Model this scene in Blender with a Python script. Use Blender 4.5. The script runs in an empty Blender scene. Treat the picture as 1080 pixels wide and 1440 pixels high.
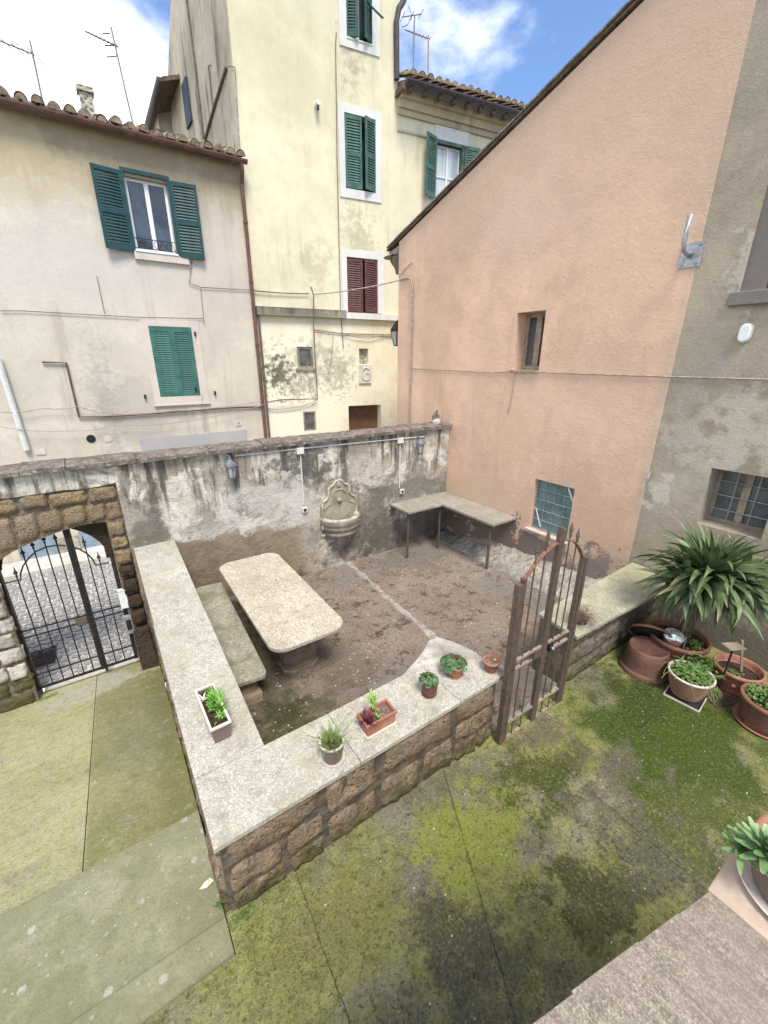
import bpy, bmesh, math, random
from math import sin, cos, pi, radians as rad
from mathutils import Vector, Matrix, noise
random.seed(7)
scene = bpy.context.scene
COL = scene.collection
# ---------------------------------------------------------------- camera
CAMZ, FPX = 3.3, 586.0
PITCH, ROLL, YAW = rad(20.1), 0.00258, rad(34.11)
_f = Vector((sin(YAW)*cos(PITCH), cos(YAW)*cos(PITCH), -sin(PITCH)))
_r = Vector((cos(YAW), -sin(YAW), 0)); _u = _r.cross(_f)
RGT = _r*cos(ROLL)+_u*sin(ROLL); UPV = _u*cos(ROLL)-_r*sin(ROLL); FWD = _f
cam = bpy.data.objects.new('camera', bpy.data.cameras.new('camera')); COL.objects.link(cam)
m = Matrix((RGT, UPV, -FWD)).transposed().to_4x4(); m.translation = (0, 0, CAMZ)
cam.matrix_world = m
cam.data.sensor_fit = 'HORIZONTAL'; cam.data.sensor_width = 36; cam.data.lens = 36*FPX/1080
cam.data.clip_start = .05; cam.data.clip_end = 500
scene.camera = cam
# ---------------------------------------------------------------- sky, sun, exposure
SUN_EL, SUN_AZ = rad(60), rad(196)      # compass angle, clockwise from +Y
w = bpy.data.worlds.new('World'); scene.world = w; w.use_nodes = True
nt = w.node_tree; nt.nodes.clear()
sk = nt.nodes.new('ShaderNodeTexSky'); sk.sky_type = 'NISHITA'; sk.sun_disc = False
sk.sun_elevation = SUN_EL; sk.sun_rotation = SUN_AZ; sk.air_density = .85; sk.dust_density = .25; sk.ozone_density = 5.0
tc = nt.nodes.new('ShaderNodeTexCoord')
mp = nt.nodes.new('ShaderNodeMapping'); mp.inputs['Scale'].default_value = (1, 1, 1.7); mp.inputs['Location'].default_value = (.35, .2, .1)
nt.links.new(tc.outputs['Generated'], mp.inputs['Vector'])
nz = nt.nodes.new('ShaderNodeTexNoise'); nz.inputs['Scale'].default_value = 2.7; nz.inputs['Detail'].default_value = 9
nz.inputs['Roughness'].default_value = .56; nz.inputs['Distortion'].default_value = .25
nt.links.new(mp.outputs[0], nz.inputs['Vector'])
cr = nt.nodes.new('ShaderNodeMapRange'); cr.interpolation_type = 'SMOOTHSTEP'
cr.inputs['From Min'].default_value = .43; cr.inputs['From Max'].default_value = .64
nt.links.new(nz.outputs['Fac'], cr.inputs['Value'])
# the sky is milkier toward the left of the view (-X) and deeper blue toward +X
dt = nt.nodes.new('ShaderNodeVectorMath'); dt.operation = 'DOT_PRODUCT'; dt.inputs[1].default_value = (-.75, .35, 0)
nt.links.new(tc.outputs['Generated'], dt.inputs[0])
ad = nt.nodes.new('ShaderNodeMath'); ad.operation = 'MULTIPLY_ADD'; ad.inputs[1].default_value = .085
nt.links.new(dt.outputs['Value'], ad.inputs[0]); nt.links.new(nz.outputs['Fac'], ad.inputs[2])
nt.links.new(ad.outputs[0], cr.inputs['Value'])
mx = nt.nodes.new('ShaderNodeMix'); mx.data_type = 'RGBA'
mx.inputs[7].default_value = (7.6, 7.6, 7.7, 1)
nt.links.new(cr.outputs[0], mx.inputs[0]); nt.links.new(sk.outputs[0], mx.inputs[6])
bg = nt.nodes.new('ShaderNodeBackground'); bg.inputs['Strength'].default_value = .10
nt.links.new(mx.outputs[2], bg.inputs[0])
wo = nt.nodes.new('ShaderNodeOutputWorld'); nt.links.new(bg.outputs[0], wo.inputs[0])
sun = bpy.data.objects.new('sun', bpy.data.lights.new('sun', 'SUN')); COL.objects.link(sun)
sun.data.energy = 1.7; sun.data.angle = rad(20); sun.data.color = (1, .93, .82)
sd = Vector((sin(SUN_AZ)*cos(SUN_EL), cos(SUN_AZ)*cos(SUN_EL), sin(SUN_EL)))
sun.rotation_euler = sd.to_track_quat('Z', 'Y').to_euler()
vs = scene.view_settings; vs.view_transform = 'Standard'; vs.look = 'None'; vs.gamma = 1; vs.exposure = 1.5
vs.use_curve_mapping = False
scene.render.engine = 'CYCLES'

# ---------------------------------------------------------------- helpers
def ray(px, py):
    return RGT*(px-540)+UPV*(720-py)+FWD*FPX
def at(px, py, ax, val):
    """point of an axis aligned plane of the place seen at a pixel of the photograph"""
    d = ray(px, py); o = Vector((0, 0, CAMZ)); return o+d*((val-o[ax])/d[ax])
class Frame:
    def __init__(s, o, u, v, w): s.o, s.u, s.v, s.w = Vector(o), Vector(u).normalized(), Vector(v).normalized(), Vector(w).normalized()
    def p(s, a, b, c=0): return s.o+s.u*a+s.v*b+s.w*c
    def uv(s, px, py, c=0):
        d = ray(px, py); o = Vector((0, 0, CAMZ)); q = s.o+s.w*c
        h = o+d*((q-o).dot(s.w)/d.dot(s.w))-s.o
        return h.dot(s.u), h.dot(s.v)
    def turned(s, a, b, c, ang):
        """a frame hinged at (a,b,c), turned about v"""
        return Frame(s.p(a, b, c), s.u*cos(ang)+s.w*sin(ang), s.v, s.w*cos(ang)-s.u*sin(ang))
BASE = {}
class MB:
    def __init__(s): s.v = []; s.f = []
    def add(s, vs, fs):
        n = len(s.v); s.v += [Vector(v) for v in vs]; s.f += [tuple(i+n for i in f) for f in fs]; return s
    def hexa(s, P):
        return s.add(P, [(0, 3, 2, 1), (4, 5, 6, 7), (0, 1, 5, 4), (1, 2, 6, 5), (2, 3, 7, 6), (3, 0, 4, 7)])
    def fbox(s, F, a0, a1, b0, b1, c0, c1):
        return s.hexa([F.p(a0, b0, c0), F.p(a1, b0, c0), F.p(a1, b1, c0), F.p(a0, b1, c0), F.p(a0, b0, c1), F.p(a1, b0, c1), F.p(a1, b1, c1), F.p(a0, b1, c1)])
    def box(s, x0, x1, y0, y1, z0, z1):
        return s.fbox(Z, x0, x1, y0, y1, z0, z1)
    def prism(s, pts, ext):
        n = len(pts); e = Vector(ext); P = [Vector(p) for p in pts]
        s.add(P+[p+e for p in P], [tuple(range(n)), tuple(range(2*n-1, n-1, -1))]+[(i, i+n, (i+1) % n+n, (i+1) % n) for i in range(n)])
        return s
    def tube(s, path, r, n=6, cap=True):
        P = [Vector(p) for p in path]; rs = r if isinstance(r, (list, tuple)) else [r]*len(P)
        up = Vector((0, 0, 1)) if abs((P[-1]-P[0]).normalized().z) < .9 else Vector((1, 0, 0))
        vs = []
        for i, p in enumerate(P):
            t = (P[min(i+1, len(P)-1)]-P[max(i-1, 0)]).normalized()
            a = t.cross(up)
            if a.length < 1e-4: a = t.cross(Vector((0, 1, 0)))
            a.normalize(); b = a.cross(t)
            for k in range(n):
                q = 2*pi*k/n; vs.append(p+(a*cos(q)+b*sin(q))*rs[i])
        fs = [(i*n+k, i*n+(k+1) % n, (i+1)*n+(k+1) % n, (i+1)*n+k) for i in range(len(P)-1) for k in range(n)]
        if cap: fs += [tuple(range(n-1, -1, -1)), tuple(range((len(P)-1)*n, len(P)*n))]
        return s.add(vs, fs)
    def bar(s, p0, p1, w, h, up=(0, 0, 1)):
        p0, p1 = Vector(p0), Vector(p1); t = (p1-p0).normalized(); a = t.cross(Vector(up)).normalized()*w/2; b = a.cross(t).normalized()*h/2
        return s.hexa([p0-a-b, p0+a-b, p0+a+b, p0-a+b, p1-a-b, p1+a-b, p1+a+b, p1-a+b])
    def lathe(s, c, prof, n=20, M=None, a0=0, a1=2*pi, sx=1, sy=1):
        c = Vector(c); full = abs(a1-a0-2*pi) < 1e-6; k = n if full else n+1; vs = []
        for r, z in prof:
            for i in range(k):
                q = a0+(a1-a0)*i/n; v = Vector((r*cos(q)*sx, r*sin(q)*sy, z))
                vs.append(c+(M @ v if M else v))
        fs = []
        for j in range(len(prof)-1):
            for i in range(n if full else n):
                i2 = (i+1) % k; fs.append((j*k+i, j*k+i2, (j+1)*k+i2, (j+1)*k+i))
        return s.add(vs, fs)
    def mesh(s, name, mat, off=Vector((0, 0, 0)), smooth=False):
        me = bpy.data.meshes.new(name); me.from_pydata([v-off for v in s.v], [], s.f)
        if smooth: me.polygons.foreach_set('use_smooth', [True]*len(me.polygons))
        if mat: me.materials.append(mat)
        me.update(); return me
    def build(s, name, mat, parent=None, smooth=False, bevel=0, **props):
        off = BASE.get(parent.name, Vector((0, 0, 0))) if parent else Vector((0, 0, 0))
        me = s.mesh(name, mat, off, smooth)
        o = bpy.data.objects.new(name, me); COL.objects.link(o)
        if parent: o.parent = parent; BASE[o.name] = off
        if bevel:
            b = o.modifiers.new('bevel', 'BEVEL'); b.width = bevel; b.segments = 2; b.limit_method = 'ANGLE'
        for k, v in props.items(): o[k] = v
        return o
Z = Frame((0, 0, 0), (1, 0, 0), (0, 1, 0), (0, 0, 1))
def thing(name, label, cat, loc=(0, 0, 0), group=None):
    o = bpy.data.objects.new(name, None); COL.objects.link(o); o.location = loc; o.empty_display_size = .1
    BASE[o.name] = Vector(loc); o['label'] = label; o['category'] = cat
    if group: o['group'] = group
    return o
def tag(o, label, cat, group=None):
    o['label'] = label; o['category'] = cat
    if group: o['group'] = group
    return o
def kids(o): return [c for c in COL.objects if c.parent == o]
def copy_tree(o, parent=None):
    c = o.copy(); COL.objects.link(c)
    if parent: c.parent = parent
    for k in list(kids(o)): copy_tree(k, c)
    return c
def copy_thing(o, loc, label, rz=0, group=None):
    c = copy_tree(o); c.location = loc; c.rotation_euler = (0, 0, rz); c['label'] = label
    if group: c['group'] = group
    return c
def piece(mesh, name, parent, loc=(0, 0, 0), rot=(0, 0, 0), scl=(1, 1, 1)):
    """a piece that shares its mesh with others, given in world coordinates"""
    o = bpy.data.objects.new(name, mesh); COL.objects.link(o); o.parent = parent
    off = BASE.get(parent.name, Vector((0, 0, 0))); BASE[o.name] = off
    o.location = Vector(loc)-off; o.rotation_euler = rot; o.scale = scl; return o
def plate(F, outer, holes, depth, name, mat, parent=None, **props):
    """a wall with openings: front face at c=0, its reveals running back to c=-depth"""
    bm = bmesh.new()
    for loop in [outer]+holes:
        vs = [bm.verts.new(F.p(a, b, 0)) for a, b in loop]
        for i in range(len(vs)): bm.edges.new((vs[i], vs[(i+1) % len(vs)]))
    r = bmesh.ops.triangle_fill(bm, edges=bm.edges[:], use_beauty=True, use_dissolve=False)
    for f in bm.faces:
        f.normal_update()
        if f.normal.dot(F.w) < 0: f.normal_flip()
    mb = MB(); bm.verts.index_update()
    mb.add([v.co.copy() for v in bm.verts], [tuple(v.index for v in f.verts) for f in bm.faces]); bm.free()
    n0 = len(mb.v); mb.add([v-F.w*depth for v in mb.v], [tuple(reversed(f)) for f in mb.f])
    for loop in [outer]+holes:
        P = [F.p(a, b, 0) for a, b in loop]; Q = [p-F.w*depth for p in P]; n = len(P)
        mb.add(P+Q, [(i, (i+1) % n, (i+1) % n+n, i+n) for i in range(n)])
    return mb.build(name, mat, parent, **props)
def rect(a0, a1, b0, b1): return [(a0, b0), (a1, b0), (a1, b1), (a0, b1)]

# ---------------------------------------------------------------- materials
class Mat:
    def __init__(s, name, local=False):
        s.m = bpy.data.materials.new(name); s.m.use_nodes = True; s.t = s.m.node_tree; s.t.nodes.clear(); s.L = s.t.links
        if local: s.P = s.n('ShaderNodeTexCoord').outputs['Object']
        else: s.P = s.n('ShaderNodeNewGeometry').outputs['Position']
    def n(s, typ, **k):
        x = s.t.nodes.new(typ)
        for a, b in k.items(): setattr(x, a, b)
        return x
    def put(s, sock, v):
        if hasattr(v, 'is_linked') or isinstance(v, bpy.types.NodeSocket): s.L.new(v, sock)
        else:
            if isinstance(v, tuple) and len(v) == 3 and sock.type == 'RGBA': v = v+(1,)
            sock.default_value = v
    def vec(s, scale=(1, 1, 1), off=(0, 0, 0), rot=(0, 0, 0), src=None):
        x = s.n('ShaderNodeMapping'); s.L.new(src or s.P, x.inputs[0]); x.inputs['Scale'].default_value = scale
        x.inputs['Location'].default_value = off; x.inputs['Rotation'].default_value = rot; return x.outputs[0]
    def noise(s, sc, det=4, ro=.55, dist=0, v=None, col=False):
        x = s.n('ShaderNodeTexNoise'); s.L.new(v or s.P, x.inputs['Vector']); x.inputs['Scale'].default_value = sc
        x.inputs['Detail'].default_value = det; x.inputs['Roughness'].default_value = ro; x.inputs['Distortion'].default_value = dist
        return x.outputs['Color' if col else 'Fac']
    def vor(s, sc, feat='F1', v=None, out='Distance'):
        x = s.n('ShaderNodeTexVoronoi', feature=feat); s.L.new(v or s.P, x.inputs['Vector']); x.inputs['Scale'].default_value = sc
        return x.outputs[out]
    def mr(s, f, a, b, c=0., d=1.):
        x = s.n('ShaderNodeMapRange', interpolation_type='SMOOTHSTEP'); s.put(x.inputs['Value'], f)
        for k, v in zip(('From Min', 'From Max', 'To Min', 'To Max'), (a, b, c, d)): x.inputs[k].default_value = v
        return x.outputs[0]
    def ma(s, op, a, b=0.): 
        x = s.n('ShaderNodeMath', operation=op); s.put(x.inputs[0], a); s.put(x.inputs[1], b); return x.outputs[0]
    def mul(s, a, b): return s.ma('MULTIPLY', a, b)
    def mix(s, f, a, b, mode='MIX'):
        x = s.n('ShaderNodeMix', data_type='RGBA', blend_type=mode); s.put(x.inputs[0], f); s.put(x.inputs[6], a); s.put(x.inputs[7], b); return x.outputs[2]
    def sep(s, i):
        x = s.n('ShaderNodeSeparateXYZ'); s.L.new(s.P, x.inputs[0]); return x.outputs[i]
    def blob(s, c, r, edge=.5, wob=.5, wsc=2.):
        """a soft edged patch of wear, centred at c with half sizes r, its outline broken by noise"""
        v = s.vec(tuple(1/q for q in r), tuple(-a/q for a, q in zip(c, r)))
        x = s.n('ShaderNodeVectorMath', operation='LENGTH'); s.L.new(v, x.inputs[0])
        d = s.ma('ADD', x.outputs['Value'], s.mul(s.ma('SUBTRACT', s.noise(wsc, 6, .65), .5), wob*4))
        return s.mr(d, 1-edge, 1+edge*.4, 1., 0.)
    def done(s, col, rough=.85, bump=None, dist=.01, spec=.3, metal=0., alpha=None, trans=0., strength=1.):
        b = s.n('ShaderNodeBsdfPrincipled'); s.put(b.inputs['Base Color'], col); s.put(b.inputs['Roughness'], rough)
        b.inputs['Specular IOR Level'].default_value = spec; b.inputs['Metallic'].default_value = metal; b.inputs['Transmission Weight'].default_value = trans
        if bump is not None:
            x = s.n('ShaderNodeBump'); x.inputs['Strength'].default_value = strength; x.inputs['Distance'].default_value = dist
            s.L.new(bump, x.inputs['Height']); s.L.new(x.outputs[0], b.inputs['Normal'])
        o = s.n('ShaderNodeOutputMaterial'); s.L.new(b.outputs[0], o.inputs[0]); return s.m
    def rnd(s): return s.n('ShaderNodeObjectInfo').outputs['Random']

def m_simple(name, col, rough=.6, var=.25, sc=30, bump=.002, metal=0., spec=.3, dirt=None, local=True):
    M = Mat(name, local); n1 = M.noise(sc, 5, .6); c2 = tuple(c*(1-var) for c in col); c3 = tuple(min(1, c*(1+var)) for c in col)
    c = M.mix(M.mr(n1, .3, .7), c2, c3)
    if dirt: c = M.mix(M.mr(M.noise(sc*.25, 6, .7), .5, .68), c, dirt)
    return M.done(c, rough, n1, bump, spec, metal)

def stucco(name, base, patches=(), streak=None, fine=.0, mott=.12, bump=.006, top=None):
    """lime plaster: large mottling, fine sand grain, pale and dark patches, rain streaks"""
    M = Mat(name)
    big = M.noise(.55, 6, .62, .4); mid = M.noise(3.2, 6, .65, .1); gr = M.noise(70, 3, .7)
    c = M.mix(M.mr(big, .3, .7), tuple(x*(1-mott) for x in base), tuple(min(.9, x*(1+mott)) for x in base))
    c = M.mix(M.mul(M.mr(mid, .42, .72), .45), c, tuple(x*(1-mott*1.6) for x in base))
    c = M.mix(M.mul(M.mr(M.noise(9, 7, .75), .45, .75), .3), c, tuple(min(.9, x*1.25) for x in base))
    if streak:
        sv = M.noise(1, 6, .6, 0, M.vec((5, 5, .45)))
        sm = M.mul(M.mr(sv, .5, .72), M.mr(M.noise(.7, 4), .38, .6))
        c = M.mix(M.mul(sm, streak[1]), c, streak[0])
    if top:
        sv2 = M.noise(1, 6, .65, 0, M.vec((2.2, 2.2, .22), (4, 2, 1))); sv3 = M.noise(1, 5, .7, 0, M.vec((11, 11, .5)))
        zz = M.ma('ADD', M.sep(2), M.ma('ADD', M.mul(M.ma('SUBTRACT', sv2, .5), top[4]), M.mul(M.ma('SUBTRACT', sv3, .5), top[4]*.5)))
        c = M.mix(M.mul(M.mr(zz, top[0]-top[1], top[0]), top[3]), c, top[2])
    for (cen, r, col, amt, *o) in patches:
        k = o[0] if o else {}
        c = M.mix(M.mul(M.blob(cen, r, **k), amt), c, col)
    c = M.mix(M.mul(M.mr(gr, .35, .75), .22), c, tuple(x*.72 for x in base))
    h = M.ma('ADD', M.mul(gr, .35), M.ma('ADD', M.mul(mid, 1.3), M.mul(M.noise(22, 6, .75), .7)))
    return M.done(c, .93, h, bump, .15)

MAT = {}
def build_mats():
    MAT['left'] = stucco('pale_plaster', (.60, .545, .445), [
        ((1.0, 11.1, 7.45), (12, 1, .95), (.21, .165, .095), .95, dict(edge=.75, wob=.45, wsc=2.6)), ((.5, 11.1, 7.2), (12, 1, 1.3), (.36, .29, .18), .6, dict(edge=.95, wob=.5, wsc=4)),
        ((-1.5, 11.1, 6.6), (2.5, 1, .9), (.52, .43, .26), .6),
        ((.9, 11.1, 2.2), (1.0, 1, .9), (.27, .255, .24), .35),
        ((.2, 11.1, 2.3), (.3, .6, 1.3), (.30, .29, .27), .5, dict(wob=1.1, wsc=9, edge=.95)),
        ((.3, 11.1, 5.0), (2.5, 1, 1.0), (.56, .52, .48), .6, dict(wob=.7, wsc=2)),
        ((2.6, 11.1, 5.2), (1.1, 1, 1.6), (.53, .46, .41), .5),
        ((1.5, 11.1, 1.0), (2.5, 1, .35), (.62, .60, .55), .7, dict(wob=.8, wsc=3))],
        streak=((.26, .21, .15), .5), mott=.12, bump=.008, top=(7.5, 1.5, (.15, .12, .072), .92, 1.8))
    MAT['surround'] = stucco('surround_plaster', (.60, .53, .46), streak=((.35, .3, .25), .25), mott=.06, bump=.003)
    MAT['yellow'] = stucco('yellow_plaster', (.72, .655, .46), [((4.2, 11, 2.3), (4, 2.5, 2.3), (.80, .77, .62), .75),
        ((4.12, 10.9, 2.92), (.40, 1.2, .42), (.075, .07, .05), .97, dict(wob=1.5, wsc=7, edge=.8)), ((4.65, 10.9, 2.65), (.5, 1.2, .4), (.2, .18, .12), .6, dict(wob=1.7, wsc=7, edge=.8)), ((5.75, 10.8, 2.95), (.45, 1.2, .5), (.3, .27, .18), .6, dict(wob=1.7, wsc=8, edge=.8)), ((6.4, 10.7, 6.2), (.4, 1.2, .6), (.38, .34, .22), .6, dict(wob=1.4, wsc=6, edge=.9)),
        ((5.0, 11, 3.2), (.9, .8, .55), (.22, .20, .13), .45, dict(wob=1.5, wsc=5, edge=.8)),
        ((5.3, 11, 5.55), (.5, .6, .45), (.36, .33, .2), .5, dict(wob=1.2, wsc=4, edge=.95)),
        ((5.0, 11, 9.0), (1.8, 1, 1.3), (.46, .40, .24),   .35, dict(wob=.8, wsc=2, edge=.95)),
        ((6.35, 11, 9.7), (.3, .6, .6), (.30, .28, .2), .6, dict(wob=1.2, wsc=6, edge=.9))],
        streak=((.45, .40, .28), .6), mott=.12, bump=.005, top=(14, 7, (.58, .52, .36), .6, 4))
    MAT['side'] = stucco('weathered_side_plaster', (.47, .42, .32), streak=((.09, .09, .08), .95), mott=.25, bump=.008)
    MAT['white'] = stucco('white_surround', (.68, .67, .62), streak=((.32, .3, .26), .45), mott=.10, bump=.003)
    MAT['orange'] = stucco('orange_plaster', (.68, .465, .335), [
        ((5.72, 3.0, 6.3), (1, 6, 1.5), (.55, .39, .29), .7, dict(edge=.9, wob=.5, wsc=.9)),
        ((5.72, 4.6, 2.15), (1, .42, .5), (.68, .47, .33), .8, dict(wob=.5, wsc=5, edge=.25)),
        ((5.72, 3.0, .9), (1, 1.6, .6), (.60, .41, .27), .55, dict(wob=1.1, wsc=3)),
        ((5.72, 5.2, 1.0), (1, .9, .45), (.60, .44, .31), .7, dict(wob=1.2, wsc=3)),
        ((5.72, 2.44, 3.0), (1, .07, 3.2), (.50, .40, .31), .55, dict(wob=.7, wsc=5, edge=.9)), ((5.72, 4.9, 5.2), (1, .9, .7), (.60, .45, .36), .6, dict(wob=1.1, wsc=2.5, edge=.9)), ((5.72, 3.3, 2.6), (1, 1.2, .5), (.72, .52, .40), .5, dict(wob=1.1, wsc=3, edge=.9)), ((5.72, 5.6, 2.6), (1, .12, .8), (.70, .52, .40), .5, dict(wob=.8, wsc=3)), ((5.72, 3.1, 4.2), (1, .5, 1.6), (.66, .46, .33), .5, dict(wob=.9, wsc=1.5, edge=.9)), ((5.72, 6.6, 3.4), (1, .6, 1.6), (.52, .36, .26), .5, dict(wob=.9, wsc=1.5, edge=.9)), ((5.72, 4.2, .10), (1, 2.6, .50), (.17, .145, .125), .97, dict(wob=1.0, wsc=3.2, edge=.22)),
        ((5.72, 2.95, .42), (1, .50, .24), (.23, .20, .19), .9, dict(wob=1.3, wsc=5, edge=.2)),
        ((5.72, 3.15, .52), (1, .16, .22), (.60, .47, .33), .85, dict(wob=1.3, wsc=8, edge=.2)),
        ((5.72, 2.5, .42), (1, .16, .34), (.60, .45, .31), .7, dict(wob=1.6, wsc=8, edge=.25))],
        streak=((.50, .34, .245), .6), mott=.17, bump=.012, top=(7.4, 3.6, (.50, .38, .29), .6, 2.5))
    MAT['grey'] = stucco('grey_render', (.37, .315, .24), [
        ((5.72, 1.3, 2.55), (1, 1.1, .45), (.56, .50, .41), .75, dict(wob=1.4, wsc=4, edge=.8)), ((5.72, 1.9, 2.2), (1, .35, .9), (.50, .45, .37), .5, dict(wob=1.3, wsc=4, edge=.9)), ((5.72, .9, 3.4), (1, .6, .5), (.50, .44, .36), .5, dict(wob=1.4, wsc=4, edge=.9)), ((5.72, 1.7, 4.0), (1, .3, .25), (.24, .20, .15), .6, dict(wob=1.3, wsc=6)),
        ((5.72, 2.15, 3.1), (1, .25, .7), (.36, .32, .27), .5, dict(wob=1.2, wsc=4)),
        ((5.72, 2.25, 1.7), (1, .16, .22), (.6, .55, .46), .7, dict(wob=1.6, wsc=6)),
        ((5.72, 1.9, 4.15), (1, .16, .3), (.55, .51, .44), .6, dict(wob=1.7, wsc=7)),
        ((5.72, 1.2, 1.0), (1, .8, .5), (.32, .28, .22), .8, dict(wob=1.2, wsc=4)),
        ((5.72, 1.0, .2), (1, 3, .5), (.13, .115, .09), .8, dict(wob=.8, wsc=3))],
        streak=((.20, .17, .13), .5), mott=.26, bump=.016, top=(7, 3, (.30, .27, .22), .5, 3))
    # garden wall: patchy lime over brown render, black growth running down from the coping
    M = Mat('garden_wall_plaster')
    big = M.noise(.9, 6, .65, .6); mid = M.noise(4, 7, .7, .5); gr = M.noise(60, 3, .7)
    c = M.mix(M.mr(big, .36, .62), (.37, .325, .265), (.66, .61, .52))
    c = M.mix(M.mr(mid, .52, .66), c, (.30, .265, .225))
    c = M.mix(M.mul(M.mr(M.noise(2.1, 7, .7, .8, M.vec(off=(3, 1, 7))), .50, .58), .9), c, (.78, .74, .655))
    z = M.sep(2)
    sv = M.noise(1, 7, .68, .15, M.vec((5.5, 1, .75)))
    dark = M.mul(M.mr(sv, .48, .60), M.mr(z, .85, 1.75))
    c = M.mix(M.mul(dark, .9), c, (.085, .078, .066))
    # two different blotches near the fountain and under the coping, a crack-like dark line band
    for cen, r, col, amt, k in [((2.6, 6, 1.65), (.5, 1, .35), (.10, .095, .09), .8, dict(wob=1.4, wsc=5)),
            ((1.9, 6, 1.2), (.6, 1, .3), (.63, .60, .56), .75, dict(wob=1.3, wsc=3)),
            ((3.9, 6, 1.3), (.4, 1, .4), (.62, .585, .50), .7, dict(wob=1.3, wsc=4)),
            ((2.4, 6, 1.05), (.25, 1, .5), (.66, .63, .58), .8, dict(wob=1.5, wsc=5)),
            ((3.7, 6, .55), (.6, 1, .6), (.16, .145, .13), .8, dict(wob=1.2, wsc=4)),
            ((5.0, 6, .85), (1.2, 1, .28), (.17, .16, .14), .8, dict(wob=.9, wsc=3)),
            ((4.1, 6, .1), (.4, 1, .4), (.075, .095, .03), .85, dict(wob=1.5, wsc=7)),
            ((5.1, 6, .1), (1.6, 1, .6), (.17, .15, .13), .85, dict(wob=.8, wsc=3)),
            ((.35, 6, 1.2), (.15, 1, .7), (.09, .085, .08), .6, dict(wob=1.4, wsc=5)),
            ((.2, 6, .95), (.5, 1, .1), (.15, .14, .08), .7, dict(wob=1.2, wsc=6))]:
        c = M.mix(M.mul(M.blob(cen, r, **k), amt), c, col)
    # brown render band low on the left half
    x = M.sep(0)
    lvl = M.ma('ADD', M.ma('MULTIPLY_ADD', x, -.10), 0)
    lv = M.ma('ADD', z, M.ma('ADD', M.mul(x, .10), M.mul(M.ma('SUBTRACT', mid, .5), .45)))
    band = M.mul(M.mr(lv, .94, .86), M.mr(x, 3.0, 2.3))
    c = M.mix(band, c, M.mix(M.mr(mid, .35, .65), (.36, .29, .205), (.25, .20, .145)))
    c = M.mix(M.mul(M.mr(M.noise(2.5, 6, .7), .45, .6), M.mr(z, .25, -.15)), c, (.13, .115, .095))
    c = M.mix(M.mul(M.mr(gr, .4, .7), .25), c, (.16, .15, .14))
    h = M.ma('ADD', M.mul(gr, .4), M.ma('ADD', M.mul(mid, 2.2), M.mul(M.noise(15, 6, .75), 1.2)))
    MAT['garden'] = M.done(c, .95, h, .02, .1)
    # tuff blocks: brown-ochre, pitted
    def tuff(name, a, b, d, moss=0., grey=.0):
        M = Mat(name); n1 = M.noise(7, 7, .72, .4); n2 = M.noise(38, 4, .7)
        c = M.mix(M.mr(n1, .35, .65), a, b)
        c = M.mix(M.mul(M.rnd(), .55), c, d)
        if grey: c = M.mix(M.mul(M.mr(M.noise(3.1, 6, .7, .3), .48, .6), grey), c, (.26, .24, .215))
        if moss: c = M.mix(M.mul(M.mr(M.ma('ADD', M.sep(2), M.mul(M.ma('SUBTRACT', n1, .5), .6)), .26, .02), moss), c, (.075, .085, .02))
        v = M.vor(24); pits = M.mr(v, .0, .35)
        c = M.mix(M.mul(M.mr(n2, .42, .68), .5), c, tuple(x*.35 for x in a))
        h = M.ma('ADD', M.mul(n1, 1.5), M.ma('ADD', M.mul(n2, .7), M.mul(pits, .5)))
        return M.done(c, .95, h, .035, .08)
    MAT['tuff'] = tuff('brown_tuff', (.25, .175, .115), (.43, .325, .22), (.25, .195, .14), moss=.75, grey=.35)
    MAT['ochre'] = tuff('ochre_tuff', (.30, .21, .12), (.42, .31, .18), (.22, .18, .13), grey=.55)
    MAT['darktuff'] = tuff('dark_tuff', (.06, .04, .028), (.10, .068, .045), (.07, .055, .04))
    MAT['mortar'] = m_simple('rubble_mortar', (.12, .095, .07), .95, .4, 9, .05, dirt=(.08, .07, .055), local=False)
    MAT['brownmasonry'] = tuff('brown_masonry', (.19, .14, .09), (.28, .215, .145), (.17, .13, .09), grey=.7)
    MAT['seam'] = m_simple('mossy_seam_soil', (.07, .07, .035), .95, .5, 30, .01, local=False)
    MAT['rubble'] = tuff('rubble_render', (.18, .145, .10), (.27, .225, .165), (.2, .17, .12), moss=.6, grey=.5)
    MAT['lime'] = m_simple('pale_rubble', (.44, .41, .36), .95, .35, 8, .05, dirt=(.2, .175, .14), local=False)
    # pale grit-stone slabs of the parapets and tables
    def grit(name, a, b, speck, warm=None, sc=150, stain=None):
        M = Mat(name); big = M.noise(1.7, 6, .62, .5); sp = M.vor(sc, out='Color'); se = M.n('ShaderNodeSeparateColor'); M.L.new(sp, se.inputs[0])
        c = M.mix(M.mr(big, .35, .65), a, b)
        c = M.mix(M.mul(M.mr(se.outputs[0], .35, .9), .6), c, speck)
        c = M.mix(M.mul(M.mr(se.outputs[1], .75, .95), .55), c, tuple(min(.85, x*1.5) for x in b))
        if stain: c = M.mix(M.mul(M.mr(M.noise(2.6, 7, .7, .5), .48, .66), .65), c, stain)
        c = M.mix(M.mul(M.mr(M.noise(11, 6, .75), .5, .66), .5), c, tuple(x*.55 for x in a)); c = M.mix(M.mul(M.mr(M.noise(4.3, 8, .8, .6, M.vec(off=(3, 8, 1))), .56, .64), .45), c, tuple(min(.85, x*1.3) for x in b))
        h = M.ma('ADD', M.mul(se.outputs[0], .5), M.noise(40, 4, .7))
        return M.done(c, .85, h, .004, .2)
    MAT['coping'] = grit('coping_stone', (.38, .355, .295), (.48, .455, .39), (.24, .225, .185), stain=(.36, .33, .235), sc=120)
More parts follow.
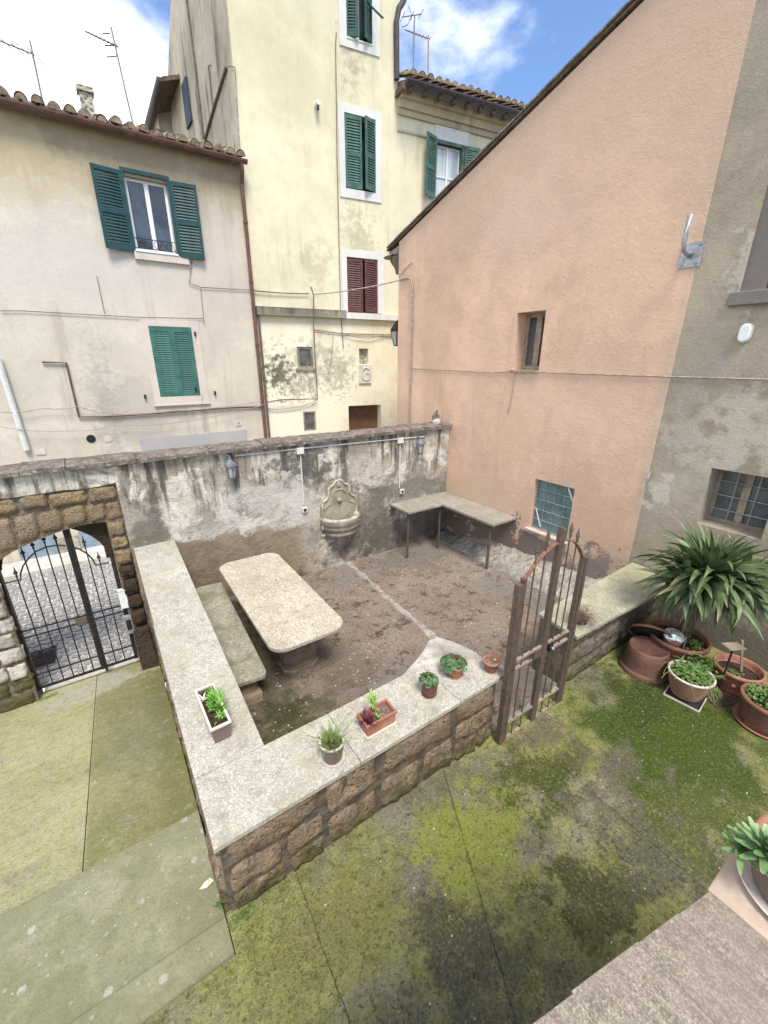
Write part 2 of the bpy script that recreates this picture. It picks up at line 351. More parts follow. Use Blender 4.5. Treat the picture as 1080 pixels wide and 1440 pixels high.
    MAT['table'] = grit('gritstone_tabletop', (.43, .385, .30), (.53, .485, .39), (.23, .175, .12), sc=85, stain=(.37, .325, .235))
    MAT['bench'] = grit('mossy_bench_stone', (.30, .28, .215), (.40, .38, .31), (.14, .13, .08), sc=100, stain=(.17, .165, .075))
    MAT['counter'] = grit('grey_counter_stone', (.29, .265, .225), (.36, .335, .285), (.17, .15, .125), stain=(.24, .21, .16))
    MAT['oldcoping'] = grit('mossy_coping_stone', (.33, .32, .23), (.42, .40, .31), (.22, .21, .14), stain=(.27, .28, .15))
    # wall-top slabs
    M = Mat('wall_top'); n1 = M.noise(5, 7, .75, .6); n2 = M.noise(30, 5, .7)
    c = M.mix(M.mr(n1, .38, .62), (.15, .125, .105), (.27, .23, .20)); c = M.mix(M.mr(M.noise(9, 6, .8, .3, M.vec((1, 3, 1))), .55, .64), c, (.50, .48, .44))
    c = M.mix(M.mul(M.mr(n2, .5, .7), .6), c, (.06, .055, .045))
    MAT['walltop'] = M.done(c, .95, M.ma('ADD', n1, n2), .03, .1)
    # terrace concrete with moss
    M = Mat('mossy_concrete'); n0 = M.noise(.75, 6, .62, .5); n1 = M.noise(2.6, 9, .78, .4); n2 = M.noise(24, 6, .8); n3 = M.noise(90, 3, .8); nf = M.noise(9, 9, .85, .3)
    c = M.mix(M.mr(n1, .40, .62), (.21, .19, .13), (.36, .335, .25))
    lime_ = M.mix(M.mr(nf, .38, .62), (.25, .26, .05), (.47, .47, .16))
    m1 = M.ma('ADD', M.mr(n0, .34, .54), M.ma('ADD', M.mul(M.ma('SUBTRACT', n2, .5), 1.3), M.mul(M.ma('SUBTRACT', nf, .5), 1.2)))
    c = M.mix(M.mr(m1, .2, 1.1, 0, .85), c, lime_)
    brk = M.ma('ADD', M.mul(M.ma('SUBTRACT', nf, .5), 2.2), M.mul(M.ma('SUBTRACT', n2, .5), 1.6))
    def patch(c, cen, r, col, amt, k):
        m = M.mr(M.ma('ADD', M.mul(M.blob(cen, r, **k), 1.0), M.mul(brk, .55)), .30, .95)
        return M.mix(M.mul(M.mul(m, M.mr(M.blob(cen, tuple(q*1.25 for q in r), **k), 0, .5)), amt), c, col)
    for cen, r, col, amt, k in [((1.65, 1.38, 0), (.75, .42, 1), (.33, .37, .06), .85, dict(wob=.9, wsc=3, edge=.95)),
            ((.6, 1.45, 0), (.7, .3, 1), (.30, .28, .09), .75, dict(wob=.5, wsc=5, edge=.9)),
            ((1.15, .95, 0), (.33, .42, 1), (.11, .10, .075), .8, dict(wob=.9, wsc=4, edge=.9)),
            ((1.0, .65, 0), (.9, .35, 1), (.16, .15, .11), .7, dict(wob=.9, wsc=4, edge=.9)),
            ((2.1, .65, 0), (.5, .33, 1), (.07, .075, .028), .85, dict(wob=1., wsc=5, edge=.9)),
            ((2.55, 1.35, 0), (.6, .4, 1), (.065, .09, .012), .9, dict(wob=.9, wsc=5, edge=.9)),
            ((3.95, .95, 0), (1.35, .95, 1), (.065, .11, .006), 1., dict(wob=.45, wsc=3, edge=.7)),
            ((4.0, 1.2, 0), (.8, .3, 1), (.04, .075, .004), .85, dict(wob=.6, wsc=4, edge=.9)),
            ((3.2, .45, 0), (.9, .5, 1), (.09, .12, .02), .8, dict(wob=.8, wsc=4, edge=.9)),
            ((3.0, .95, 0), (.6, .28, 1), (.20, .165, .13), .8, dict(wob=1.2, wsc=5, edge=.9)),
            ((2.7, .5, 0), (.4, .5, 1), (.15, .145, .11), .8, dict(wob=1.0, wsc=5, edge=.9)),
            ((2.9, 1.6, 0), (.35, .25, 1), (.22, .175, .13), .9, dict(wob=.8, wsc=5, edge=.8)),
            ((4.8, 1.5, 0), (1.2, .3, 1), (.035, .038, .014), .75, dict(wob=.8, wsc=5, edge=.9)),
            ((1.7, .2, 0), (1.0, .5, 1), (.25, .25, .09), .5, dict(wob=1.0, wsc=4, edge=.9))]:
        c = patch(c, cen, r, col, amt, k)
    c = M.mix(M.mul(M.mr(M.noise(7, 10, .85, .3), .53, .66), .55), c, (.07, .068, .04))
    ng = M.noise(48, 8, .9, .2); c = M.mix(M.mul(M.mr(ng, .53, .60), .75), c, (.065, .066, .032)); c = M.mix(M.mul(M.mr(ng, .46, .40), .55), c, (.50, .48, .28))
    c = M.mix(M.mul(M.mr(n2, .54, .64), .7), c, (.06, .062, .03))
    c = M.mix(M.mul(M.mr(n2, .46, .34), .35), c, (.42, .41, .24))
    c = M.mix(M.mul(M.mr(M.noise(14, 9, .9, .3), .53, .60), .55), c, (.075, .075, .04))
    c = M.mix(M.mr(M.vor(17), .105, .06, 0, .5), c, (.5, .5, .42))
    h = M.ma('ADD', M.mul(n2, 1.6), M.ma('ADD', M.mul(n3, .6), M.mul(nf, 2)))
    MAT['moss'] = M.done(c, .9, h, .018, .2)
    # left passage: smooth damp steps and an olive ramp
    M = Mat('ramp_concrete'); n0 = M.noise(1.1, 6, .6, .4); n1 = M.noise(4, 8, .75); n2 = M.noise(40, 5, .75)
    c = M.mix(M.mr(n0, .38, .62), (.26, .25, .10), (.42, .40, .19)); c = M.mix(M.mr(n1, .5, .66), c, (.34, .32, .25))
    y = M.sep(1); x = M.sep(0)
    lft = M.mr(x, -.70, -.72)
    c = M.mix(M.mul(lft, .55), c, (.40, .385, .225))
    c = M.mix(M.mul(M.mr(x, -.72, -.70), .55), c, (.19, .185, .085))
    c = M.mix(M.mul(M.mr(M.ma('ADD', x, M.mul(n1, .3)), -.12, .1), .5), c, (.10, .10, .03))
    for cen, r, col, amt, k in [((-.7, 6.0, -.9), (.6, .35, 1), (.42, .40, .33), .8, dict(wob=.8, wsc=4)),
            ((-.3, 4.4, -.5), (.35, .9, 1), (.20, .19, .13), .5, dict(wob=1.0, wsc=4)),
            ((-1.7, 2.7, -.2), (.7, .5, 1), (.24, .22, .17), .7, dict(wob=1.2, wsc=4))]:
        c = M.mix(M.mul(M.blob(cen, r, **k), amt), c, col)
    c = M.mix(M.mul(M.mr(n2, .45, .7), .45), c, (.09, .085, .04))
    nf = M.noise(11, 9, .85, .2); c = M.mix(M.mul(M.mr(nf, .50, .64), .5), c, (.14, .135, .05)); c = M.mix(M.mul(M.mr(nf, .46, .36), .4), c, (.52, .50, .34)); c = M.mix(M.mr(M.vor(15), .10, .05, 0, .5), c, (.6, .6, .5))
    MAT['ramp'] = M.done(c, .9, M.ma('ADD', n2, M.mul(n1, 1.5)), .01, .2)
    M = Mat('damp_smooth_concrete'); n1 = M.noise(2.6, 6, .65, .3); n2 = M.noise(60, 4, .7)
    c = M.mix(M.mr(n1, .35, .65), (.20, .20, .115), (.29, .285, .185)); c = M.mix(M.mul(M.mr(M.noise(1.3, 4), .45, .6), .6), c, (.165, .18, .10))
    sp = M.mr(M.vor(5.5, v=M.vec(rot=(0, 0, .4))), .16, .11, 0, .7); c = M.mix(M.mul(sp, M.mr(M.noise(3, 5), .42, .5)), c, (.42, .42, .36))
    c = M.mix(M.mr(M.vor(14), .17, .12, 0, .6), c, (.36, .36, .30))
    c = M.mix(M.mul(M.mr(M.noise(13, 8, .8), .45, .65), .35), c, (.12, .12, .07)); c = M.mix(M.mul(M.mr(n2, .5, .68), .5), c, (.13, .125, .09))
    MAT['damp'] = M.done(c, .85, n2, .006, .25)
    # courtyard earth over concrete
    M = Mat('dirt_floor'); n0 = M.noise(1.2, 6, .65, .5); n1 = M.noise(5, 9, .8, .3); n2 = M.noise(30, 6, .8); n3 = M.noise(110, 3, .8)
    c = M.mix(M.mr(n0, .35, .65), (.47, .365, .285), (.60, .485, .395)); c = M.mix(M.mr(n1, .52, .60), c, (.21, .155, .115)); c = M.mix(M.mul(M.mr(M.noise(2.3, 8, .8, .5, M.vec(off=(9, 2, 0))), .50, .60), .6), c, (.60, .52, .44))
    c = M.mix(M.mul(M.mr(n2, .52, .64), .7), c, (.085, .06, .042))
    c = M.mix(M.mr(M.noise(13, 8, .85, .4), .58, .66, 0, .6), c, (.48, .42, .35))
    c = M.mix(M.mul(M.mr(n3, .52, .7), .5), c, (.36, .32, .27))
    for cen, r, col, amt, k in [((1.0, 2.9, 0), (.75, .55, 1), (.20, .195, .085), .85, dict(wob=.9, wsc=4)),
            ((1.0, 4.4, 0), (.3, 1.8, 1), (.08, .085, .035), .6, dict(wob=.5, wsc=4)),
            ((4.6, 5.6, 0), (1.3, .5, 1), (.38, .345, .29), .75, dict(wob=.7, wsc=4)),
            ((3.1, 5.6, 0), (.45, .5, 1), (.46, .42, .36), .7, dict(wob=1.0, wsc=4)),
            ((2.3, 2.9, 0), (.6, .4, 1), (.48, .46, .41), .7, dict(wob=1.2, wsc=5)),
            ((1.9, 3.5, 0), (.4, .5, 1), (.36, .30, .23), .5, dict(wob=1.0, wsc=4)),
            ((3.8, 2.0, 0), (.7, .5, 1), (.42, .40, .35), .8, dict(wob=1.0, wsc=5)),
            ((5.0, 3.2, 0), (.6, 1.2, 1), (.38, .36, .33), .6, dict(wob=1.0, wsc=4))]:
        c = M.mix(M.mul(M.blob(cen, r, **k), amt), c, col)
    c = M.mix(M.mr(M.vor(38), .16, .08, 0, .7), c, (.52, .46, .38)); c = M.mix(M.mr(M.vor(31, v=M.vec(off=(5, 5, 5))), .18, .10, 0, .7), c, (.08, .06, .045))
    MAT['dirt'] = M.done(c, .95, M.ma('ADD', M.mul(n1, 2), M.ma('ADD', M.mul(n2, 1.5), n3)), .045, .1)
    M = Mat('worn_concrete_strip'); n1 = M.noise(9, 8, .8, .3); n2 = M.noise(40, 5, .8); c = M.mix(M.mr(n1, .42, .60), (.50, .475, .43), (.29, .235, .185)); c = M.mix(M.mul(M.mr(n2, .5, .65), .6), c, (.16, .125, .095))
    MAT['strip'] = M.done(c, .95, M.ma('ADD', n1, n2), .02, .1)
    MAT['fillet'] = m_simple('rough_grey_mortar', (.35, .315, .27), .95, .4, 14, .05, dirt=(.17, .155, .14), local=False)
    # street
    M = Mat('street_stone'); n1 = M.noise(9, 5, .65)
    c = M.mix(M.rnd(), (.25, .25, .255), (.35, .35, .35)); c = M.mix(M.mr(n1, .4, .65), c, (.25, .25, .255)); MAT['cobble'] = M.done(c, .7, n1, .006, .3)
    MAT['joint'] = m_simple('street_joint', (.50, .49, .46), .9, .15, 20, .003, local=False)
    MAT['pave'] = m_simple('pavement_slab', (.52, .50, .46), .9, .15, 8, .004, local=False)
    # paints and metals
    MAT['green1'] = m_simple('dark_teal_paint', (.018, .062, .065), .45, .2, 8, .001)
    MAT['green2'] = m_simple('sea_green_paint', (.05, .145, .12), .6, .25, 5, .001)
    MAT['green3'] = m_simple('faded_green_paint', (.06, .13, .105), .6, .35, 5, .001)
    MAT['green4'] = m_simple('dark_green_paint', (.02, .075, .065), .5, .25, 8, .001)
    MAT['brownp'] = m_simple('brown_shutter_paint', (.125, .055, .050), .55, .2, 8, .001)
    MAT['gutter'] = m_simple('brown_gutter', (.145, .075, .055), .5, .25, 10, .001, dirt=(.08, .05, .04))
    MAT['darkgut'] = m_simple('dark_gutter', (.06, .055, .058), .5, .25, 10, .001)
    MAT['tile'] = None
    M = Mat('old_roof_tile'); n1 = M.noise(9, 6, .75); c = M.mix(M.rnd(), (.34, .235, .16), (.46, .37, .27))
    c = M.mix(M.mr(n1, .45, .6), c, (.20, .17, .11)); c = M.mix(M.mr(M.noise(16, 6, .8), .56, .64), c, (.40, .36, .26))
    MAT['tile'] = M.done(c, .95, n1, .02, .1)
    MAT['beam'] = m_simple('dark_eave_wood', (.12, .09, .065), .85, .4, 12, .01)
    MAT['pvc'] = m_simple('white_window_frame', (.72, .73, .72), .4, .04, 10, 0)
    MAT['conduit'] = m_simple('pale_plastic', (.62, .62, .58), .5, .1, 14, .0005)
    MAT['dryw'] = m_simple('weathered_wood', (.30, .245, .18), .8, .3, 14, .004, dirt=(.14, .12, .10))
    MAT['door'] = m_simple('brown_door_wood', (.16, .085, .05), .6, .2, 6, .002)
    MAT['bluedoor'] = m_simple('grey_blue_door', (.24, .31, .37), .6, .15, 5, .001)
    M = Mat('window_glass'); n1 = M.noise(1.4, 4, .6); c = M.mix(M.mr(n1, .4, .6), (.02, .025, .03), (.07, .08, .09)); MAT['glass'] = M.done(c, .08, None, spec=.8)
    M = Mat('curtained_glass'); wv = M.noise(1, 3, .5, 0, M.vec((14, 14, .3))); c = M.mix(M.mr(wv, .35, .65), (.30, .34, .36), (.58, .60, .60)); MAT['curtain'] = M.done(c, .15, None, spec=.7)
    M = Mat('dusty_green_glass'); n1 = M.noise(4, 6, .7); c = M.mix(M.mr(n1, .35, .65), (.10, .17, .16), (.165, .25, .235)); MAT['greenglass'] = M.done(c, .35, n1, .002, spec=.5)
    M = Mat('dusty_grey_glass'); n1 = M.noise(4, 6, .7); c = M.mix(M.mr(n1, .35, .65), (.07, .075, .075), (.14, .145, .14)); MAT['greyglass'] = M.done(c, .3, n1, .002, spec=.5)
    MAT['paleglass'] = m_simple('curtain_behind_glass', (.40, .37, .33), .3, .2, 5, 0)
    MAT['shade'] = m_simple('dark_interior', (.03, .026, .022), .9, .2, 5, 0)  # near-black sheets behind openings: the darkness of unlit rooms as colour
    MAT['iron'] = m_simple('black_iron', (.020, .019, .019), .55, .3, 30, .001, dirt=(.06, .03, .02))
    MAT['rust'] = m_simple('rusty_brown_iron', (.105, .078, .060), .7, .25, 22, .002, dirt=(.14, .085, .058))
    MAT['rail'] = m_simple('dusty_rail_iron', (.27, .215, .17), .75, .3, 22, .003, dirt=(.14, .08, .05))
    MAT['arcrust'] = m_simple('bare_rust_iron', (.20, .105, .07), .8, .3, 25, .003)
    MAT['galv'] = m_simple('galvanised_steel', (.36, .38, .40), .5, .25, 25, .001, metal=.5)
    MAT['pewter'] = m_simple('pewter_paint', (.16, .165, .18), .5, .25, 25, .001)
    MAT['aerial'] = m_simple('aerial_metal', (.22, .24, .27), .5, .2, 25, 0)
    MAT['aerialp'] = m_simple('pinkish_aerial_metal', (.40, .24, .26), .5, .2, 25, 0)
    MAT['cable'] = m_simple('weathered_cable', (.15, .125, .11), .8, .3, 10, 0)
    MAT['palecable'] = m_simple('pale_cable', (.34, .29, .26), .8, .3, 10, 0)
    MAT['black'] = m_simple('black_plastic', (.02, .02, .02), .5, .2, 10, 0)
    M = Mat('fountain_stone'); n1 = M.noise(6, 7, .7, .3); n2 = M.noise(45, 4, .7); c = M.mix(M.mr(n1, .38, .6), (.44, .39, .30), (.26, .23, .17))
    c = M.mix(M.mul(M.mr(n2, .45, .7), .4), c, (.12, .11, .085)); MAT['fount'] = M.done(c, .9, M.ma('ADD', n1, n2), .012, .15)
    M = Mat('fountain_rim_stone'); n1 = M.noise(8, 7, .7, .3); c = M.mix(M.mr(n1, .42, .62), (.50, .47, .39), (.26, .24, .18)); MAT['founrim'] = M.done(c, .9, n1, .008, .15)
    M = Mat('sandstone_leg'); n1 = M.noise(4, 6, .7, 0, M.vec((1, 1, 4))); c = M.mix(M.mr(n1, .35, .65), (.24, .185, .135), (.38, .31, .23)); MAT['leg'] = M.done(c, .9, M.noise(30, 5, .7), .012, .1)
    MAT['terra'] = m_simple('terracotta_plastic', (.22, .10, .068), .6, .2, 9, .002, dirt=(.27, .17, .125))
    MAT['terra2'] = m_simple('pink_terracotta', (.34, .155, .105), .7, .12, 9, .002, dirt=(.42, .27, .2))
    MAT['terra3'] = m_simple('dusty_brown_terracotta', (.135, .068, .050), .65, .2, 10, .002, dirt=(.20, .125, .095))
    MAT['terrab'] = m_simple('old_clay', (.30, .165, .11), .75, .2, 9, .002, dirt=(.36, .28, .2))
    MAT['taupe'] = m_simple('taupe_plastic', (.165, .125, .105), .55, .1, 9, 0)
    MAT['rim'] = m_simple('pale_pot_rim', (.62, .55, .49), .55, .12, 9, 0)
    MAT['soil'] = m_simple('potting_soil', (.045, .030, .020), .95, .5, 35, .02)
    MAT['soil2'] = m_simple('pale_dry_soil', (.20, .15, .11), .95, .4, 45, .02)
    def leaf(name, a, b, rough=.5, sc=3):
        M = Mat(name, True); n = M.noise(sc, 3, .5); c = M.mix(M.mr(n, .35, .65), a, b); c = M.mix(M.mul(M.rnd(), .5), c, tuple(x*.75 for x in a))
        if name == 'yucca_leaf':
            x = M.sep(0); c = M.mix(M.mr(M.ma('ADD', x, M.mul(M.ma('SUBTRACT', M.rnd(), .5), .12)), .52, .60), c, (.22, .15, .08)); c = M.mix(M.mul(M.mr(M.ma('ABSOLUTE', M.sep(1)), .006, .001), .4), c, (.28, .32, .17))
            c = M.mix(M.mr(M.rnd(), .93, .97), c, (.26, .21, .11))
        return M.done(c, rough, None, spec=.35)
    MAT['yucca'] = leaf('yucca_leaf', (.065, .105, .038), (.15, .20, .09), .42, 5)
    MAT['yucca_old'] = leaf('old_yucca_leaf', (.06, .085, .05), (.10, .125, .08), .5, 5)
    MAT['bright'] = leaf('bright_leaf', (.10, .26, .03), (.22, .40, .08), .5, 12)
    MAT['grassy'] = leaf('grass_blade', (.13, .20, .05), (.27, .32, .09), .6, 12)
    MAT['cycl'] = leaf('mottled_leaf', (.035, .095, .025), (.12, .20, .09), .5, 40)
    MAT['lime_leaf'] = leaf('lime_leaf', (.26, .38, .08), (.40, .50, .20), .5, 12)
    MAT['burg'] = leaf('burgundy_leaf', (.10, .018, .03), (.18, .04, .055), .45, 15)
    MAT['succ'] = leaf('succulent_leaf', (.15, .27, .10), (.34, .46, .24), .45, 8)
    MAT['weed'] = leaf('garden_weed', (.07, .15, .03), (.17, .27, .08), .55, 14)
    MAT['dry'] = leaf('dry_stem', (.17, .12, .09), (.27, .20, .15), .8, 12)
    MAT['bark'] = m_simple('yucca_bark', (.12, .085, .055), .9, .4, 20, .02)
    M = Mat('granite_tread'); n1 = M.noise(140, 5, .75); n2 = M.noise(5, 6, .7); n3 = M.noise(45, 4, .7, 0, M.vec((1, .45, 1), rot=(0, 0, .5)))
    c = M.mix(M.mr(n3, .36, .66), (.19, .16, .12), (.35, .305, .235)); c = M.mix(M.mul(M.mr(n1, .45, .62), .7), c, (.12, .098, .075)); c = M.mix(M.mul(M.mr(n1, .46, .36), .5), c, (.55, .50, .45)); c = M.mix(M.mul(M.mr(n2, .42, .62), .45), c, (.26, .205, .175))
    MAT['granite'] = M.done(c, .75, n1, .002, .3)
    MAT['travert'] = m_simple('pink_travertine', (.42, .33, .26), .75, .15, 14, .003, dirt=(.34, .25, .20), local=False)
    MAT['plasterw'] = m_simple('house_plaster', (.5, .46, .4), .9, .1, 5, .005, local=False)
    MAT['chrome'] = m_simple('shiny_silver', (.55, .60, .58), .32, .2, 20, .001, metal=.75)
    MAT['litter'] = m_simple('pale_debris', (.5, .46, .38), .8, .4, 10, 0)
    MAT['mossbit'] = leaf('small_green_weed', (.06, .12, .02), (.12, .2, .04), .7, 9)
    M = Mat('niche_tuff'); v = M.vor(14); c = M.mix(M.mr(v, .1, .4), (.12, .11, .08), (.42, .39, .3)); MAT['niche'] = M.done(c, .9, v, .04, .1)
    MAT['relief'] = m_simple('carved_white_stone', (.60, .56, .50), .8, .1, 12, .003, dirt=(.45, .4, .35))
build_mats()
# ================================================================ THE SETTING
W, Y0, Y1 = 5.72, 6.15, 11.1          # orange wall plane x, garden wall front y, left house front y
def structure(o): o['kind'] = 'structure'; return o
def nz3(x, y, z=0, s=1.): return noise.fractal(Vector((x*s, y*s, z*s)), 1., 2., 4)
def sheet(x0, x1, y0, y1, nx, ny, zf, mb=None):
    mb = mb or MB(); vs = []
    for j in range(ny+1):
        for i in range(nx+1):
            x = x0+(x1-x0)*i/nx; y = y0+(y1-y0)*j/ny; vs.append((x, y, zf(x, y)))
    return mb.add(vs, [(j*(nx+1)+i, j*(nx+1)+i+1, (j+1)*(nx+1)+i+1, (j+1)*(nx+1)+i) for j in range(ny) for i in range(nx)])
def clip(poly, a, b, c):
    """keep the part of a 2d polygon where a*x+b*y<=c"""
    out = []
    for i in range(len(poly)):
        p, q = poly[i], poly[(i+1) % len(poly)]; dp, dq = a*p[0]+b*p[1]-c, a*q[0]+b*q[1]-c
        if dp <= 0: out.append(p)
        if dp*dq < 0: t = dp/(dp-dq); out.append((p[0]+(q[0]-p[0])*t, p[1]+(q[1]-p[1])*t))
    return out
# terrace: slabs of old concrete with open joints, on a dark bed
bed = structure(MB().box(-60, 60, -60, 1.63, -.6, -.014).box(.09, 60, 1.63, 1.86, -.6, -.014).build('ground', MAT['seam']))
full = [(-7, -3.0), (8, -3.0), (8, 1.89), (.075, 1.89), (.075, 1.655), (-7, 1.64)]
def lineeq(p, q):    # a,b,c with the left side of p->q negative
    a, b = q[1]-p[1], -(q[0]-p[0]); return a, b, a*p[0]+b*p[1]
LN = [((.535, 1.9), (.44, -.2)), ((1.90, 1.9), (.86, -.2)), ((2.76, 1.9), (2.74, -3))]
LN = [((a[0]+(b[0]-a[0])*(-.4-a[1])/(b[1]-a[1]), -.4), a) for a, b in LN]      # each as a line running away from the camera
g = .0022
terr = bpy.data.objects.new('terrace_ground', None); COL.objects.link(terr); structure(terr); BASE['terrace_ground'] = Vector()
def seam(k, sgn):
    (x0, y0), (x1, y1) = LN[k]; P = []
    for i in range(61):
        t = i/60; y = y0+(1.89-y0)*t; x = x0+(x1-x0)*(y-y0)/(y1-y0)
        P.append((x+.010*nz3(k*7, y, 3, 4)+.004*nz3(k*7, y, 5, 19)+sgn*(g+.0012*nz3(k, y, 8, 9)), y))
    return P
for k in range(4):
    Lf = seam(k-1, 1) if k else [(-7, -.4), (-7, 1.64), (.075, 1.655), (.075, 1.89)]
    Rt = seam(k, -1) if k < 3 else [(8, -.4), (8, 1.89)]
    P = Rt+Lf[::-1] if k else Rt+[(.075, 1.89), (.075, 1.655), (-7, 1.64), (-7, -.4)]
    MB().prism([(x, y, -.06) for x, y in P], (0, 0, .06)).build('slab', MAT['moss'], terr, bevel=.003)
MB().box(-7, 8, -3, -.404, -.06, 0).build('slab', MAT['moss'], terr)
# broad shallow steps going down to the passage, then the ramp to the street gate
RX0 = -7.
st = bpy.data.objects.new('passage_steps', None); COL.objects.link(st); structure(st); BASE['passage_steps'] = Vector()
MB().box(RX0, .072, 1.66, 1.93, -.30, -.10).build('step', MAT['damp'], st, bevel=.006)
MB().box(RX0, .072, 1.935, 2.80, -.34, -.155).build('step', MAT['damp'], st, bevel=.006)
def rz(y): return -.20-.232*(y-2.81)
rp = bpy.data.objects.new('ramp', None); COL.objects.link(rp); structure(rp); BASE['ramp'] = Vector()
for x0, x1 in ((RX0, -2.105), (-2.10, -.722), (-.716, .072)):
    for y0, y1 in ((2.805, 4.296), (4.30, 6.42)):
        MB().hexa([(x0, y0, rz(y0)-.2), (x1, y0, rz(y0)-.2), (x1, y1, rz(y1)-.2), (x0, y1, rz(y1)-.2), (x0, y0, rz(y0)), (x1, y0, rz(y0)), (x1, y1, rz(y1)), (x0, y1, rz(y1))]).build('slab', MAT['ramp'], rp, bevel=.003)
MB().box(-1.34, -.15, 6.42, 6.60, -1.3, -1.045).build('threshold', MAT['pave'], rp, bevel=.01)
# courtyard floor of earth over concrete
def fz(x, y):
    z = -.02-.235*max(0, (y-1.9))/4.25
    return z+.016*nz3(x, y, 0, 1.3)+.014*nz3(x, y, 4, 5)+.006*nz3(x, y, 9, 17)
cf = structure(sheet(.35, 5.8, 1.9, 6.25, 150, 120, fz).build('courtyard_floor', MAT['dirt'], smooth=True))
# the floor below the gate, between the two parapets
thr = structure(sheet(2.5, 3.8, 1.70, 1.93, 30, 8, lambda x, y: -.008+.010*nz3(x, y, 2, 6)).build('gate_threshold', MAT['fillet'], smooth=True))
# worn strip of concrete that crosses the floor
mb = MB(); n = 40; vs = []
pa, pb = Vector((3.27, 5.98, 0)), Vector((2.30, 3.05, 0))
pb = Vector((3.10, 3.42, 0)); pb = Vector((2.55, 2.75, 0)); pa = Vector((3.28, 6.0, 0))
A_, B_ = at(490, 790, 2, -.23), at(612, 897, 2, -.09)
dr = (B_-A_).normalized(); sdv = Vector((-dr.y, dr.x, 0))
for i in range(n+1):
    t = i/n; p = A_.lerp(B_, t); wd = .05+.05*nz3(p.x, p.y, 3, 5)
    for s_ in (-1, -.6, .6, 1):
        q = p+sdv*s_*wd; vs.append((q.x, q.y, fz(q.x, q.y)+(.016 if abs(s_) < .8 else -.012)))
mb.add(vs, [(i*4+k, i*4+k+1, (i+1)*4+k+1, (i+1)*4+k) for i in range(n) for k in range(3)])
structure(mb.build('concrete_strip', MAT['strip'], smooth=True))
# mortar fillet along the foot of the orange wall
mb = MB(); n, kk = 60, 8; vs = []
for i in range(n+1):
    y = 2.35+(6.2-2.35)*i/n
    for k in range(kk+1):
        t = k/kk; wdt = .55-.2*((y-2.35)/3.85); x = W+.02-wdt*(1-t); h = (.30 if y < 4.9 else .30-.17*(y-4.9))*(t**.8)
        vs.append((x, y, fz(x, y)-.02*(1-t)+h+(.05*nz3(x, y, 0, 4)+.025*nz3(x, y, 5, 14))*(1 if k else 0)))
mb.add(vs, [(i*(kk+1)+k, i*(kk+1)+k+1, (i+1)*(kk+1)+k+1, (i+1)*(kk+1)+k) for i in range(n) for k in range(kk)])
structure(mb.build('mortar_fillet', MAT['fillet'], smooth=True))
# street: setts one by one near the gate, the far ones joined
def sz(y): return -1.03+.17*(y-6.6)/4.5
street = structure(sheet(-14, 30, 6.55, 14, 2, 2, lambda x, y: sz(y)-.012).build('street', MAT['joint']))
BASE[street.name] = Vector()
cells = []
for j in range(34):
    y = 6.66+j*.125
    for i in range(30):
        x = -3.0+i*.15+(.075 if j % 2 else 0); cells.append((x, y))
def vis_gate(x, y):      # a sett that can be seen between the gate jambs
    xs = x*6.35/y; return -1.35 < xs < -.15
random.seed(3)
near, far = [], MB()
def sett(x, y, mb):
    c = Vector((x, y, sz(y))); P = []
    k = random.choice((4, 5, 5, 6))
    for a in range(k):
        q = 2*pi*(a+random.uniform(-.25, .25))/k+.6; P.append((c.x+cos(q)*.083*random.uniform(.85, 1.1), c.y+sin(q)*.068*random.uniform(.85, 1.1), sz(y)-.02))
    n0 = len(mb.v); h = random.uniform(.022, .032)
    mb.add(P+[(c.x+(p[0]-c.x)*.90, c.y+(p[1]-c.y)*.90, p[2]+h) for p in P], [tuple(range(k, 2*k))]+[(i, (i+1) % k, (i+1) % k+k, i+k) for i in range(k)])
vis = sorted([c for c in cells if vis_gate(*c)], key=lambda c: c[1])
for c in vis[:300]: mb = MB(); sett(c[0], c[1], mb); mb.build('sett', MAT['cobble'], street)
for c in vis[300:]+[c for c in cells if not vis_gate(*c)]: sett(c[0], c[1], far)
far.build('sett_paving', MAT['cobble'], street, kind='stuff')
pv = structure(MB().box(-9, 5, 10.35, 11.08, -1.2, -.80).build('pavement', MAT['pave'], bevel=.01))
# drain grate just outside the street gate
dg = thing('drain_grate', 'small black drain grate in the street setts behind the lower left of the arched gate', 'drain grate', (-1.2, 7.1, sz(7.1)))
mb = MB()
p = at(62, 925, 2, -1.0)
dz = sz(p.y)+.012
mb.box(p.x-.17, p.x+.15, p.y-.22, p.y-.20, dz, dz+.015); mb.box(p.x-.17, p.x+.15, p.y+.20, p.y+.22, dz, dz+.015)
mb.build('frame', MAT['iron'], dg)
for i in range(9):
    MB().box(p.x-.17, p.x+.15, p.y-.18+i*.045, p.y-.16+i*.045, dz+.002, dz+.014).build('bar', MAT['iron'], dg)

